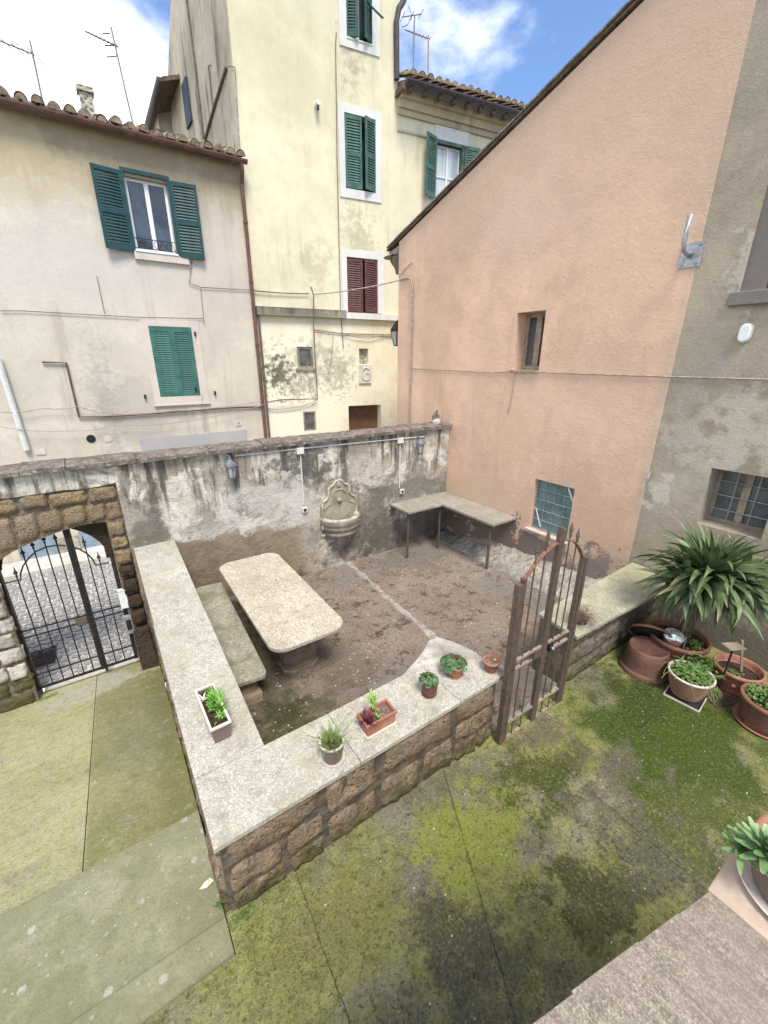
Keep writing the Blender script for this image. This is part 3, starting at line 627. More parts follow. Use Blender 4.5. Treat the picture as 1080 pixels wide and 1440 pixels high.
# ---------------------------------------------------------------- stone pieces
def stone_mesh(w, h, d, seed, nx=8, ny=6, rough=.022, F=None, a=0, b=0, skew=0):
    """front of a rough block, its rim running back into the mortar"""
    mb = MB(); vs = []; rnd = random.Random(seed); sk = [rnd.uniform(-.05, .05) for _ in range(4)]
    for j in range(ny+1):
        for i in range(nx+1):
            u, v = i/nx*2-1, j/ny*2-1
            x = u*w/2*(1+sk[0]*v)+.010*nz3(u*2, v*2, seed, 1)*2; y = v*h/2*(1+sk[1]*u)+.008*nz3(u*2, v*2, seed+9, 1)*2
            e = (1-abs(u)**9)*(1-abs(v)**9); rr = 1-.06*(abs(u)*abs(v))**3
            z = -.03+(d+.03)*min(1, e*1.9)**.5+rough*nz3(u*1.6, v*1.6, seed*3.1, 1)*min(1, e*3)
            x *= rr; y *= rr
            vs.append(F.p(a+x, b+y+skew*x, z))
    mb.add(vs, [(j*(nx+1)+i, j*(nx+1)+i+1, (j+1)*(nx+1)+i+1, (j+1)*(nx+1)+i) for j in range(ny) for i in range(nx)])
    return mb
def course(F, parent, a0, a1, b0, b1, wmin, wmax, d, mat, seed, name='stone', gap=.018, skip=None, jit=.0):
    rnd = random.Random(seed); a = a0
    while a < a1-.06:
        w_ = rnd.uniform(wmin, wmax)
        if a+w_ > a1-wmin*.6: w_ = a1-a
        dz_ = rnd.uniform(-.018-jit, .018)
        if not (skip and skip(a, a+w_)):
            stone_mesh(w_-gap, (b1-b0)-gap+rnd.uniform(-.02, .012)-jit*rnd.random(), d*rnd.uniform(.6, 1.3), rnd.randrange(9999), F=F, a=a+w_/2, b=(b0+b1)/2+dz_).build(name, mat, parent, smooth=True)
        a += w_
# ================================================================ LOW PARAPETS
lw = thing('low_wall', 'low tuff block wall with a pale stone top carrying the row of flower pots', 'wall', (.1, 1.9, 0))
F0 = Frame((0, 1.875, 0), (1, 0, 0), (0, 0, 1), (0, -1, 0))
ZT = .70
def ramped(y): return ZT+(.205*(y-1.85)/4.3)
mb = MB(); mb.box(.11, 2.47, 1.875, 2.30, -.12, ZT-.045)
mb.hexa([(.11, 2.30, -1.1), (.53, 2.30, -1.1), (.53, 6.14, -1.1), (.11, 6.14, -1.1), (.11, 2.30, ramped(2.3)-.045), (.53, 2.30, ramped(2.3)-.045), (.53, 6.14, ramped(6.14)-.045), (.11, 6.14, ramped(6.14)-.045)])
mb.build('core', MAT['mortar'], lw)
rr = random.Random(19); a = .11
while a < 2.40:
    w_ = min(rr.uniform(.42, .78), 2.46-a)
    if 2.46-(a+w_) < .25: w_ = 2.46-a
    n_ = rr.choice((2, 3, 3)); cuts = [-.03]+[(.655+.03)*k/n_-.03+rr.uniform(-.045, .045) for k in range(1, n_)]+[.655]
    for b0, b1 in zip(cuts, cuts[1:]):
        m_ = rr.choice((1, 2, 2)) if w_ > .5 else rr.choice((1, 1, 2)); xs_ = [a+rr.uniform(-.02, .02) if a > .2 else a]+[a+w_*k/m_+rr.uniform(-.06, .06) for k in range(1, m_)]+[a+w_]
        for x0, x1 in zip(xs_, xs_[1:]):
            stone_mesh(x1-x0-.009, b1-b0-.009, rr.uniform(.010, .028), rr.randrange(9999), 10, 7, .026, F=F0, a=(x0+x1)/2, b=(b0+b1)/2, skew=rr.uniform(-.06, .06)).build('stone', MAT['tuff'], lw, smooth=True)
    a += w_
FL = Frame((.112, 0, 0), (0, -1, 0), (0, 0, 1), (-1, 0, 0))
for k in range(3):
    course(FL, lw, -6.0, -1.89, -.9+k*.0+k*.27, -.66+k*.27, .25, .5, .035, MAT['tuff'], 40+k)
course(FL, lw, -5.0, -1.89, -.09, .20, .25, .5, .035, MAT['tuff'], 46); course(FL, lw, -6.0, -1.89, .20, .43, .25, .45, .035, MAT['tuff'], 47); course(FL, lw, -6.0, -1.89, .43, .66, .3, .5, .035, MAT['tuff'], 48)
def cslab(pts, parent, mat, th=.042, zf=None, bev=.006, name='coping_slab'):
    zf = zf or (lambda x, y: ZT)
    mb = MB(); P = [(x, y, zf(x, y)) for x, y in pts]; n = len(P); Q = [(x, y, z-th) for x, y, z in P]
    mb.add(P+Q, [tuple(range(n)), tuple(range(2*n-1, n-1, -1))]+[(i, i+n, (i+1) % n+n, (i+1) % n) for i in range(n)])
    return mb.build(name, mat, parent, bevel=bev)
zr = lambda x, y: ramped(y) if y > 2.33 else ZT+.0205*(y-1.82)*0
zr = lambda x, y: ZT+max(0, y-2.33)*(.205-.0)/3.82
for y0, y1 in ((2.334, 4.20), (4.204, 6.13)): cslab([(.075, y0), (.545+(y0-2.3)*.006, y0), (.548+(y1-2.3)*.006, y1), (.068, y1)], lw, MAT['coping'], zf=zr)
cslab([(.077, 1.822), (1.05, 1.826), (1.05, 2.330), (.077, 2.330)], lw, MAT['coping'])
cslab([(1.053, 1.826), (2.0, 1.838), (2.0, 2.35), (1.053, 2.330)], lw, MAT['coping'])
cslab([(2.003, 1.838), (2.60, 1.85), (2.62, 2.0), (2.50, 2.12), (2.36, 2.20), (2.18, 2.28), (2.003, 2.352)], lw, MAT['coping'])
# the rough end of the parapet: rubble in pale mortar spilling toward the courtyard
mb = MB(); pts = [(1.75, 2.36), (1.98, 2.44), (2.16, 2.52), (2.30, 2.62), (2.42, 2.62), (2.50, 2.45), (2.57, 2.25), (2.60, 2.02), (2.3, 2.02), (2.0, 2.2)]
n = len(pts); cx, cy = 2.25, 2.28; rings = []
vs = []
for k, (sc_, zz) in enumerate(((1.0, -.12), (1.04, .25), (1.02, .52), (1.0, .655), (.93, .685), (.5, .69))):
    for (x, y) in pts:
        q = (cx+(x-cx)*sc_, cy+(y-cy)*sc_)
        vs.append((q[0]+.02*nz3(q[0], q[1], zz, 9), q[1]+.02*nz3(q[0], q[1], zz+5, 9), zz+.012*nz3(q[0], q[1], 0, 12)))
vs.append((cx, cy, .69)); nn = len(vs)-1
fs = [(k*n+i, k*n+(i+1) % n, (k+1)*n+(i+1) % n, (k+1)*n+i) for k in range(5) for i in range(n)]+[(5*n+i, 5*n+(i+1) % n, nn) for i in range(n)]
mb.add(vs, fs).build('rubble_end', MAT['lime'], lw, smooth=False)

rw = thing('parapet_wall', 'low rubble wall with a mossy stone top right of the rusty garden gate', 'wall', (4.6, 2.05, 0))
mb = MB(); mb.box(3.60, W-.005, 1.90, 2.26, -.15, ZT-.045).build('core', MAT['rubble'], rw)
F1 = Frame((0, 1.90, 0), (1, 0, 0), (0, 0, 1), (0, -1, 0))
for b0, b1, w0, w1, sd_ in ((-.02, .20, .3, .55, 71), (.20, .43, .22, .42, 72), (.43, .655, .26, .5, 73)):
    course(F1, rw, 3.60, 5.72, b0, b1, w0, w1, .022, MAT['rubble'], sd_, gap=.004)
FE = Frame((3.6, 0, 0), (0, -1, 0), (0, 0, 1), (-1, 0, 0))
cslab([(3.565, 1.80), (4.36, 1.78), (4.36, 2.30), (3.585, 2.285)], rw, MAT['oldcoping'])
cslab([(4.364, 1.78), (5.70, 1.71), (5.70, 2.34), (4.364, 2.30)], rw, MAT['oldcoping'])

# ================================================================ GARDEN WALL with the arched opening
gw = thing('garden_wall', 'high weathered plaster garden wall with the arched gateway closing the courtyard from the street', 'wall', (2, Y0, -1))
FG = Frame((0, Y0, 0), (1, 0, 0), (0, 0, 1), (0, -1, 0))
hole = [(-1.36, -1.30), (-.165, -1.30), (-.165, 1.31), (-.35, 1.325), (-.6, 1.30), (-.85, 1.24), (-1.1, 1.16), (-1.36, 1.02)]
plate(FG, rect(.035, W-.003, -1.4, 2.05), [], .36, 'plaster_face', MAT['garden'], gw)
FG2 = Frame((0, Y0+.045, 0), (1, 0, 0), (0, 0, 1), (0, -1, 0))
outer = [(-5, -1.4), (-1.36, -1.4)]+[(-1.36, 1.02), (-1.1, 1.16), (-.85, 1.24), (-.6, 1.30), (-.35, 1.325), (-.165, 1.31), (-.165, -1.4), (.033, -1.4), (.033, 2.05), (-5, 2.05)]
plate(FG2, outer, [], .315, 'masonry', MAT['brownmasonry'], gw)
# plaster skirt above the stones, under the coping
plate(Frame((0, Y0+.002, 0), (1, 0, 0), (0, 0, 1), (0, -1, 0)), [(-5, 2.05), (-5, 1.80)]+[(-4.6+i*.24, 1.80+.035*nz3(i, 0, 3, 1.7)) for i in range(20)]+[(.033, 1.82), (.033, 2.05)], [], .03, 'plaster_skirt', MAT['garden'], gw)
FS = Frame((0, Y0+.05, 0), (1, 0, 0), (0, 0, 1), (0, -1, 0))
course(FS, gw, -3.2, .03, 1.60, 1.80, .24, .42, .045, MAT['ochre'], 91, gap=-.012)
def archtop(a):
    pts = [(-3.2, .95), (-1.36, 1.03), (-1.1, 1.16), (-.85, 1.24), (-.6, 1.30), (-.35, 1.325), (-.165, 1.31), (.03, 1.30)]
    for (x0, z0), (x1, z1) in zip(pts, pts[1:]):
        if x0 <= a <= x1: return z0+(z1-z0)*(a-x0)/(x1-x0)
    return 1.3
a = -1.75; rnd = random.Random(5)
while a < .03:
    w_ = rnd.uniform(.17, .25); w_ = min(w_, .035-a)
    if w_ < .06: break
    zb = archtop(a+w_/2)+.015; stone_mesh(w_+.006, 1.600-zb, .048*rnd.uniform(.6, 1.2), rnd.randrange(999), F=FS, a=a+w_/2, b=(zb+1.595)/2, skew=.12).build('stone', MAT['ochre'], gw, smooth=True); a += w_
# right jamb: ochre stones above, dark ones lower down
zb = 1.30
for k, hh in enumerate((.21, .17, .24, .2, .26, .22, .28, .24, .26, .22)):
    stone_mesh(.20, hh+.006, .055+.008*k, 300+k, F=FS, a=-.068+.004*k, b=zb-hh/2).build('stone', MAT['ochre' if k < 3 else 'darktuff'], gw, smooth=True); zb -= hh
# battered foot of the right jamb
mb = MB(); mb.hexa([(-.155, 5.93, -1.2), (.07, 5.90, -1.2), (.07, 6.16, -1.2), (-.155, 6.16, -1.2), (-.16, 6.11, -.35), (.03, 6.11, -.35), (.03, 6.16, -.35), (-.16, 6.16, -.35)]).build('buttress', MAT['darktuff'], gw)
# left pier of pale rubble and bricks
FP = Frame((0, Y0+.05, 0), (1, 0, 0), (0, 0, 1), (0, -1, 0))
for k in range(9):
    z0 = -1.02+k*.225
    course(FP, gw, -2.6, -1.37+.02*(k % 2), z0, z0+.225, .2, .42, .035, MAT['lime'] if k > 1 else MAT['tuff'], 400+k, gap=-.012)
# inner lining: a metal spandrel with the round arch cut out, leaf frames hang on it
YG = 6.34
FGt = Frame((0, YG, 0), (1, 0, 0), (0, 0, 1), (0, -1, 0))
arch_px = [(2, 800), (3, 790), (7, 779), (14, 769), (25, 759), (40, 751), (62, 745), (88, 742), (100, 743.5), (113, 747), (127, 753), (140, 762), (146, 769), (150, 785)]
AR = [FGt.uv(*p) for p in arch_px]
sp_out = [(-1.40, AR[0][1]-.02), (-1.40, 1.45), (-.13, 1.45), (-.13, AR[-1][1])]
pl = [(AR[0][0], AR[0][1]-.02)]+AR+[sp_out[3], sp_out[2], sp_out[1], sp_out[0]]
plate(FGt, pl, [], .05, 'arch_lining', MAT['darktuff'], gw)
# wall-top slabs, uneven
rnd = random.Random(8); x = -4.8
while x < W-.02:
    L_ = rnd.uniform(.33, .5); x1 = min(x+L_, W-.006)
    if W-x1 < .12: x1 = W-.006
    z0 = 2.052+rnd.uniform(-.004, .006)
    mb = MB(); vs = []; nx_, ny_ = 5, 4
    t_ = rnd.uniform(.055, .07); f_ = Y0-.075+rnd.uniform(-.008, .008)
    for j in range(ny_+1):
        for i in range(nx_+1):
            xx = x+.003+(x1-x-.006)*i/nx_; yy = f_+(Y0+.42-f_)*j/ny_
            ed = .014 if j in (0, ny_) else 0
            vs.append((xx, yy, z0+t_-ed+.012*nz3(xx, yy, 0, 7)+.05*math.sin(pi*j/ny_)*.5))
    n1_ = len(vs); vs += [(x+.003+(x1-x-.006)*i/nx_, f_+.006*nz3(x+i*.1, 0, 5, 5), z0-.002) for i in range(nx_+1)]+[(x+.003+(x1-x-.006)*i/nx_, Y0+.42, z0-.002) for i in range(nx_+1)]
    k = nx_+1
    fs = [(j*k+i, j*k+i+1, (j+1)*k+i+1, (j+1)*k+i) for j in range(ny_) for i in range(nx_)]
    fs += [(n1_+i, n1_+i+1, i+1, i) for i in range(nx_)]+[(n1_+k+i+1, n1_+k+i, ny_*k+i, ny_*k+i+1) for i in range(nx_)]
    fs += [(n1_, *[j*k for j in range(ny_+1)], n1_+k), (n1_+k-1, n1_+2*k-1, *[j*k+nx_ for j in range(ny_, -1, -1)])]
    mb.add(vs, fs).build('coping_tile', MAT['walltop'], gw); x = x1
# ================================================================ BUILDINGS
SLAT = {}
def shutter(root, F, a0, a1, b0, b1, mat, hinge=None, ang=0., c=.02, mid=True, pitch=.052, name='shutter', th=.035, st_=.05):
    """louvred leaf: frame with every slat a child of its own"""
    w_, h_ = a1-a0, b1-b0
    if hinge == 'r': G = F.turned(a1, b0, c, ang); sgn = -1
    else: G = F.turned(a0, b0, c, ang); sgn = 1
    X = lambda t0, t1: (t0, t1) if sgn > 0 else (-t1, -t0)
    mb = MB(); r_ = .075
    mb.fbox(G, *X(0, st_), 0, h_, 0, th); mb.fbox(G, *X(w_-st_, w_), 0, h_, 0, th)
    mb.fbox(G, *X(st_, w_-st_), 0, r_+.03, 0, th); mb.fbox(G, *X(st_, w_-st_), h_-r_, h_, 0, th)
    zones = [(r_+.03, h_-r_)]
    if mid:
        m_ = h_*.48; mb.fbox(G, *X(st_, w_-st_), m_-.045, m_+.045, 0, th); zones = [(r_+.03, m_-.045), (m_+.045, h_-r_)]
    sh = mb.build(name, mat, root)
    off = BASE[sh.name]; key = (round(w_, 4), mat.name, round(ang, 3), hinge, G.u[:])
    key = str(key)
    for z0, z1 in zones:
        n = max(1, int((z1-z0)/pitch)); stp = (z1-z0)/n
        for i in range(n):
            zc = z0+stp*(i+.5)
            if key not in SLAT:
                s_ = MB(); x0, x1 = X(st_-.003, w_-st_+.003)
                q = lambda a, b, cc: G.u*a+G.v*b+G.w*cc
                s_.hexa([q(x0, -.022, .026), q(x1, -.022, .026), q(x1, .024, .002), q(x0, .024, .002), q(x0, -.016, .032), q(x1, -.016, .032), q(x1, .030, .008), q(x0, .030, .008)])
                SLAT[key] = s_.mesh('slat', mat)
            piece(SLAT[key], 'slat', sh, G.p(0, zc, 0))
    return sh
def window(root, F, a0, a1, b0, b1, c, fm, gm, fw=.045, mull=1, trans=None, th=.04, name='window'):
    mb = MB(); mb.fbox(F, a0, a0+fw, b0, b1, c, c+th); mb.fbox(F, a1-fw, a1, b0, b1, c, c+th)
    mb.fbox(F, a0+fw, a1-fw, b0, b0+fw, c, c+th); mb.fbox(F, a0+fw, a1-fw, b1-fw, b1, c, c+th)
    cells = [(a0+fw, a1-fw)]
    if mull:
        am = (a0+a1)/2; mb.fbox(F, am-fw*.8, am+fw*.8, b0+fw, b1-fw, c+.003, c+th+.008); cells = [(a0+fw, am-fw*.8), (am+fw*.8, a1-fw)]
    if trans:
        for x0, x1 in cells: mb.fbox(F, x0, x1, trans-fw*.4, trans+fw*.4, c+.002, c+th)
    wo_ = mb.build(name, fm, root)
    for x0, x1 in cells:
        for y0, y1 in ([(b0+fw, trans-fw*.4), (trans+fw*.4, b1-fw)] if trans else [(b0+fw, b1-fw)]):
            MB().fbox(F, x0, x1, y0, y1, c+.006, c+.014).build('pane', gm, wo_)
    return wo_
def span(F, tl, br, c=0):
    a0, b1 = F.uv(*tl, c); a1, b0 = F.uv(*br, c); return a0, a1, b0, b1
# ---- left house
ZWL = at(344, 224, 1, Y1).z-.12
lh = thing('plaster_house', 'pale plaster house with tiled eave and teal louvred shutters at left across the street', 'house', (0, Y1, -1))
FH = Frame((0, Y1, 0), (1, 0, 0), (0, 0, 1), (0, -1, 0))
XC = 3.70
w1 = span(FH, (173, 246), (249, 360)); w2 = span(FH, (208, 458), (282, 556))
gap_ = [(.05, .05)]
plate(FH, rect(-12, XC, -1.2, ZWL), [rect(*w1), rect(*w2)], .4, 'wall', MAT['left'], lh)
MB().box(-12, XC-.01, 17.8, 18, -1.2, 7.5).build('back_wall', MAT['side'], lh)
MB().box(-11.99, XC-.02, Y1+.42, Y1+.5, 4.4, 7.4).build('interior', MAT['shade'], lh)
# plaster surround of the lower window, slightly proud
s2 = span(FH, (193, 448), (296, 567))
def surround(root, F, o, i, th, mat, name='surround'):
    mb = MB(); mb.fbox(F, o[0], i[0], o[2], o[3], .002, th); mb.fbox(F, i[1], o[1], o[2], o[3], .002, th)
    mb.fbox(F, i[0], i[1], o[2], i[2], .002, th); mb.fbox(F, i[0], i[1], i[3], o[3], .002, th)
    return mb.build(name, mat, root)
surround(lh, FH, (w2[0]-.13, w2[1]+.17, w2[2]-.17, w2[3]+.14), w2, .02, MAT['surround'])
MB().fbox(FH, w2[0]-.16, w2[1]+.20, w2[2]-.20, w2[2]-.172, .002, .05).build('sill', MAT['surround'], lh)
MB().fbox(FH, w1[0]-.05, w1[1]+.22, w1[2]-.15, w1[2]-.012, .002, .06).build('sill', MAT['surround'], lh)
MB().fbox(FH, w1[0]-.02, w1[1]+.02, w1[2]-.011, w1[2]+.02, -.15, .075).build('sill', MAT['pvc'], lh)
mb = MB(); mb.fbox(FH, w1[0]-.05, w1[0]-.002, w1[2], w1[3]+.05, .002, .05); mb.fbox(FH, w1[1]+.002, w1[1]+.05, w1[2], w1[3]+.05, .002, .05); mb.fbox(FH, w1[0]-.05, w1[1]+.05, w1[3]+.052, w1[3]+.12, .002, .05)
mb.build('shutter_frame', MAT['green1'], lh)
window(lh, FH, w1[0]+.003, w1[1]-.003, w1[2]+.021, w1[3]-.003, -.13, MAT['pvc'], MAT['glass'], .05, 1)
shutter(lh, FH, w1[0]-.05-.50, w1[0]-.055, w1[2]-.03, w1[3]+.05, MAT['green1'], 'r', rad(-10), c=.03)
shutter(lh, FH, w1[1]+.055, w1[1]+.055+.50, w1[2]-.03, w1[3]+.05, MAT['green1'], 'l', rad(6), c=.03)
# small iron railing with scrolls
mb = MB()
q = [FH.p(w1[0], w1[2]+.06, .05), FH.p(w1[1], w1[2]+.06, .05)]
mb.tube(q, .008, 5); mb.tube([p+Vector((0, 0, .17)) for p in q], .008, 5)
for k in range(9):
    cx_ = w1[0]+.06+(w1[1]-w1[0]-.12)*k/8
    if k in (1, 4, 7): mb.tube([FH.p(cx_+.045*cos(t), w1[2]+.145+.06*sin(t), .05) for t in [2*pi*i/12 for i in range(13)]], .006, 4)
    else: mb.tube([FH.p(cx_-.03*(1 if k % 2 else -1), w1[2]+.06, .05), FH.p(cx_+.03*(1 if k % 2 else -1), w1[2]+.23, .05)], .006, 4)
mb.build('railing', MAT['iron'], lh)
am = (w2[0]+w2[1])/2
mb = MB(); mb.fbox(FH, w2[0]+.002, w2[0]+.03, w2[2]+.002, w2[3]-.002, -.06, .022); mb.fbox(FH, w2[1]-.03, w2[1]-.002, w2[2]+.002, w2[3]-.002, -.06, .022); mb.fbox(FH, w2[0]+.03, w2[1]-.03, w2[3]-.035, w2[3]-.002, -.06, .022)
mb.build('shutter_frame', MAT['green2'], lh)
shutter(lh, FH, w2[0]+.032, am-.002, w2[2]+.004, w2[3]-.037, MAT['green2'], 'l', 0, c=-.015, mid=False, pitch=.047)
shutter(lh, FH, am+.002, w2[1]-.032, w2[2]+.004, w2[3]-.037, MAT['green2'], 'r', 0, c=-.015, mid=False, pitch=.047)
MB().fbox(FH, w2[0], w2[1], w2[2], w2[3], -.3, -.28).build('interior', MAT['shade'], lh)
for (px, py) in ((274, 470), (275, 548), (204, 558), (302, 553)):
    a_, b_ = FH.uv(px, py); MB().fbox(FH, a_-.02, a_+.02, b_-.04, b_+.05, .003, .05).build('shutter_catch', MAT['iron'], lh)
# roof: eave boards, gutter, rows of old tiles
YE = Y1-.16; ZE = (at(344, 224, 1, YE-.12).z+at(0, 143, 1, YE-.12).z)/2-.02
print('eave z', ZE, at(344, 224, 1, YE).z, at(0, 143, 1, YE).z, 'x', at(344, 224, 1, YE).x)
XE = at(344, 222, 1, YE).x
tanr = .30
roof = MB().hexa([(-12, YE, ZE+.04), (XE-.02, YE, ZE+.04), (XE-.02, 18, ZE+.04+(18-YE)*tanr), (-12, 18, ZE+.04+(18-YE)*tanr), (-12, YE, ZE+.09), (XE-.02, YE, ZE+.09), (XE-.02, 18, ZE+.09+(18-YE)*tanr), (-12, 18, ZE+.09+(18-YE)*tanr)]).build('roof', MAT['beam'], lh)
def gutter(root, p0, p1, r, mat, out, name='gutter'):
    p0, p1 = Vector(p0), Vector(p1); out = Vector(out); mb = MB(); vs = []; n = 8
    for p in (p0, p1):
        for rr in (r, r-.008):
            for k in range(n+1):
                q = pi*k/n; vs.append(p+out*(-cos(q)*rr)+Vector((0, 0, -sin(q)*rr)))
    k = n+1
    fs = [(i, i+1, 2*k+i+1, 2*k+i) for i in range(n)]+[(k+i, k+i+1, 3*k+i+1, 3*k+i) for i in range(n)]+[(0, 2*k, 3*k, k), (n, k+n, 3*k+n, 2*k+n)]
    fs += [tuple(range(k)), tuple(range(2*k, 3*k))]
    return mb.add(vs, fs).build(name, mat, root)
gutter(lh, (-12, YE-.06, ZE+.06), (XE+.02, YE-.06, ZE+.06), .075, MAT['gutter'], (0, -1, 0))
def tile_mesh(l=.46, r0=.095, r1=.075, up=True):
    mb = MB(); n = 7; vs = []
    for y, r in ((0, r0), (l, r1)):
        for rr in (r, r-.018):
            for k in range(n+1):
                q = pi*k/n; vs.append((cos(q)*rr, y, sin(q)*rr*(1 if up else -1)))
    k = n+1
    fs = [(i, i+1, 2*k+i+1, 2*k+i) for i in range(n)]+[(k+i, 3*k+i, 3*k+i+1, k+i+1) for i in range(n)]+[(i, k+i, k+i+1, i+1) for i in range(n)]+[(2*k+i, 2*k+i+1, 3*k+i+1, 3*k+i) for i in range(n)]
    fs.append(tuple(range(k)) if up else tuple(range(k))[::-1])
    return mb.add(vs, fs).mesh('roof_tile', MAT['tile'], smooth=False)
TU, TD = tile_mesh(), tile_mesh(.46, .10, .085, False)
rnd = random.Random(4); x = XE-.10; k = 0
while x > -4.2:
    for j in range(3):
        y = YE-.08+j*.36
        z = ZE+.10+(y-YE)*tanr
        piece(TU, 'roof_tile', roof, (x+rnd.uniform(-.015, .015), y+rnd.uniform(-.04, .05), z+.015+rnd.uniform(0, .03)), (math.atan(tanr)-.03+rnd.uniform(-.03, .03), rnd.uniform(-.1, .1), rnd.uniform(-.12, .12)), (1, 1, 1.15))
        if j < 2: piece(TD, 'roof_tile', roof, (x-.115, y+.02, z+.045), (math.atan(tanr), 0, 0))
    x -= .23; k += 1
# downpipe at the corner
pa = at(344, 232, 1, Y1-.10); xb = pa.x
mb = MB(); mb.tube([(XE-.10, YE-.06, ZE), (XE-.09, YE-.04, ZE-.12), (XC-.06, Y1-.08, ZE-.35), (XC-.06, Y1-.08, 4.6)], .042, 8)
mb.build('downpipe', MAT['gutter'], lh)
MB().tube([(XC-.06, Y1-.08, 4.6), (XC-.06, Y1-.08, -1)], .045, 8).build('downpipe', MAT['gutter'], lh)
for z in (6.2, 5.0, 3.6, 2.3): MB().tube([(XC-.06, Y1-.08, z), (XC-.06, Y1-.08, z+.05)], .055, 8).build('pipe_clamp', MAT['gutter'], lh)
# chimney
p = at(129, 178, 1, 12.6); pt = at(127, 136, 1, 12.6); pc = at(126, 126, 1, 12.6)
ch = MB().box(p.x-.12, p.x+.10, 12.45, 12.65, p.z-.8, pt.z).build('chimney', MAT['niche'], roof)
MB().box(p.x-.15, p.x+.14, 12.41, 12.69, pt.z+.002, pc.z-.03).build('chimney_cap', MAT['niche'], roof)
# base of the house by the street, seen through the gate
a_, b_ = FH.uv(56, 790); a2, b2 = FH.uv(30, 748)
MB().fbox(FH, -1.95, -1.30, -.80, 1.2, .004, .03).build('door', MAT['bluedoor'], lh)
MB().fbox(FH, -.85, -.3, -.80, 1.2, .004, .03).build('door', MAT['bluedoor'], lh)
MB().fbox(FH, -1.27, -.88, -.80, -.45, .004, .04).build('plinth', MAT['lime'], lh)
# little things on the facade
def wall_disc(F, px, py, r, mat, name, label, cat):
    a_, b_ = F.uv(px, py); mb = MB(); pr = [(0.0001, .02), (r*.7, .02), (r*.75, .012), (r, .012), (r, .002)]
    M_ = Matrix((F.u, F.v, F.w)).transposed()
    o = mb.lathe(F.p(a_, b_, .0), pr, 16, M_).build(name, mat); return tag(o, label, cat)
wall_disc(FH, 128, 617, .085, MAT['black'], 'wall_vent', 'round black vent on the pale house above the street wall', 'vent')
wall_disc(FH, 152, 617, .085, MAT['surround'], 'wall_vent', 'round pale vent cover beside the black one on the pale house', 'vent')
def wall_box(F, px, py, w_, h_, d_, mat, name, label, cat, mat2=None, win=None):
    a_, b_ = F.uv(px, py)
    t = thing(name, label, cat, F.p(a_, b_-h_/2, 0)); MB().fbox(F, a_-w_/2, a_+w_/2, b_-h_/2, b_+h_/2, .003, d_).build('box', mat, t, bevel=.004)
    if mat2: MB().fbox(F, a_-w_*.3, a_+w_*.3, b_-h_*.3, b_+h_*.3, d_+.001, d_+.008).build('cover', mat2, t)
    return t
def number_plate(px, py, w_, h_, txt, label):
    a_, b_ = FH.uv(px, py); t = thing('house_number', label, 'number plate', FH.p(a_, b_, 0))
    MB().fbox(FH, a_-w_/2, a_+w_/2, b_-h_/2, b_+h_/2, .004, .018).build('plate', MAT['relief'], t)
    return t, a_, b_
def text(s_, F, a_, b_, c_, size, mat, parent, name='lettering', ext=.002):
    cu = bpy.data.curves.new(name, 'FONT'); cu.body = s_; cu.size = size; cu.align_x = 'CENTER'; cu.align_y = 'CENTER'; cu.extrude = ext
    o = bpy.data.objects.new(name, cu); COL.objects.link(o); dg_ = bpy.context.evaluated_depsgraph_get()
    me = bpy.data.meshes.new_from_object(o.evaluated_get(dg_)); bpy.data.objects.remove(o)
    o = bpy.data.objects.new(name, me); COL.objects.link(o); o.parent = parent; me.materials.clear(); me.materials.append(mat)
    Mx = Matrix((F.u, F.v, F.w)).transposed().to_4x4(); off = BASE.get(parent.name, Vector()); Mx.translation = F.p(a_, b_, c_)-off
    o.matrix_local = Mx; return o
number_plate(56.5, 635, .17, .13, '', 'small white square plate on the pale house at far left just above the wall')[0]
t, a_, b_ = number_plate(335, 595, .14, .13, '15', 'small white square plate with a number on the pale house near its right corner')
text('15', FH, a_, b_, .021, .09, MAT['iron'], t)
# pale render strip over the wall and white patches: flat repairs
a0, b1 = FH.uv(196, 617); a1, b0 = FH.uv(350, 640)
MB().fbox(FH, a0, a1, b1-.6, b1, .003, .02).build('render_patch', stucco('grey_patch', (.42, .41, .40), mott=.1), lh)
# white drain pipe at far left
t = MB().tube([at(-3, 505, 1, Y1-.06), at(38, 633, 1, Y1-.06)], .055, 10).build('drain_pipe', MAT['conduit'])
tag(t, 'white plastic drain pipe down the pale house at far left', 'pipe')
t = MB().tube([at(59, 509, 1, Y1-.04), at(93, 510, 1, Y1-.04), at(111, 586, 1, Y1-.04), at(150, 586, 1, Y1-.04), at(330, 573, 1, Y1-.04), at(368, 572, 1, Y1-.04)], .022, 6).build('gas_pipe', MAT['gutter'])
tag(t, 'thin brown gas pipe stepping down and along the pale house below the green shutters', 'pipe')
def cable(pts, ax, val, r, mat, label, sag=0, F=None, c=.03):
    P = [F.p(*F.uv(*p, c), c) if F else at(*p, ax, val) for p in pts]
    Q = []
    for a_, b_ in zip(P, P[1:]):
        n = 6 if sag else 2
        for i in range(n): t = i/n; q = a_.lerp(b_, t); q.z -= sag*4*t*(1-t); Q.append(q)
    Q.append(P[-1])
    o = MB().tube(Q, r, 5).build('cable', mat); return tag(o, label, 'cable')
cable([(0, 437), (30, 437), (191, 446), (286, 448)], 0, 0, .007, MAT['cable'], 'thin dark cable along the pale house above its lower window', F=FH)
cable([(136, 388), (147, 441)], 0, 0, .006, MAT['cable'], 'short faint wire dropping on the pale house left of the lower shutters', F=FH)
cable([(270, 366), (266, 398), (282, 404), (352, 408)], 0, 0, .008, MAT['cable'], 'dark cable from below the teal open shutters to the house corner', F=FH)
cable([(282, 404), (287, 456)], 0, 0, .006, MAT['cable'], 'short wire dropping beside the top corner of the lower green shutters', F=FH)
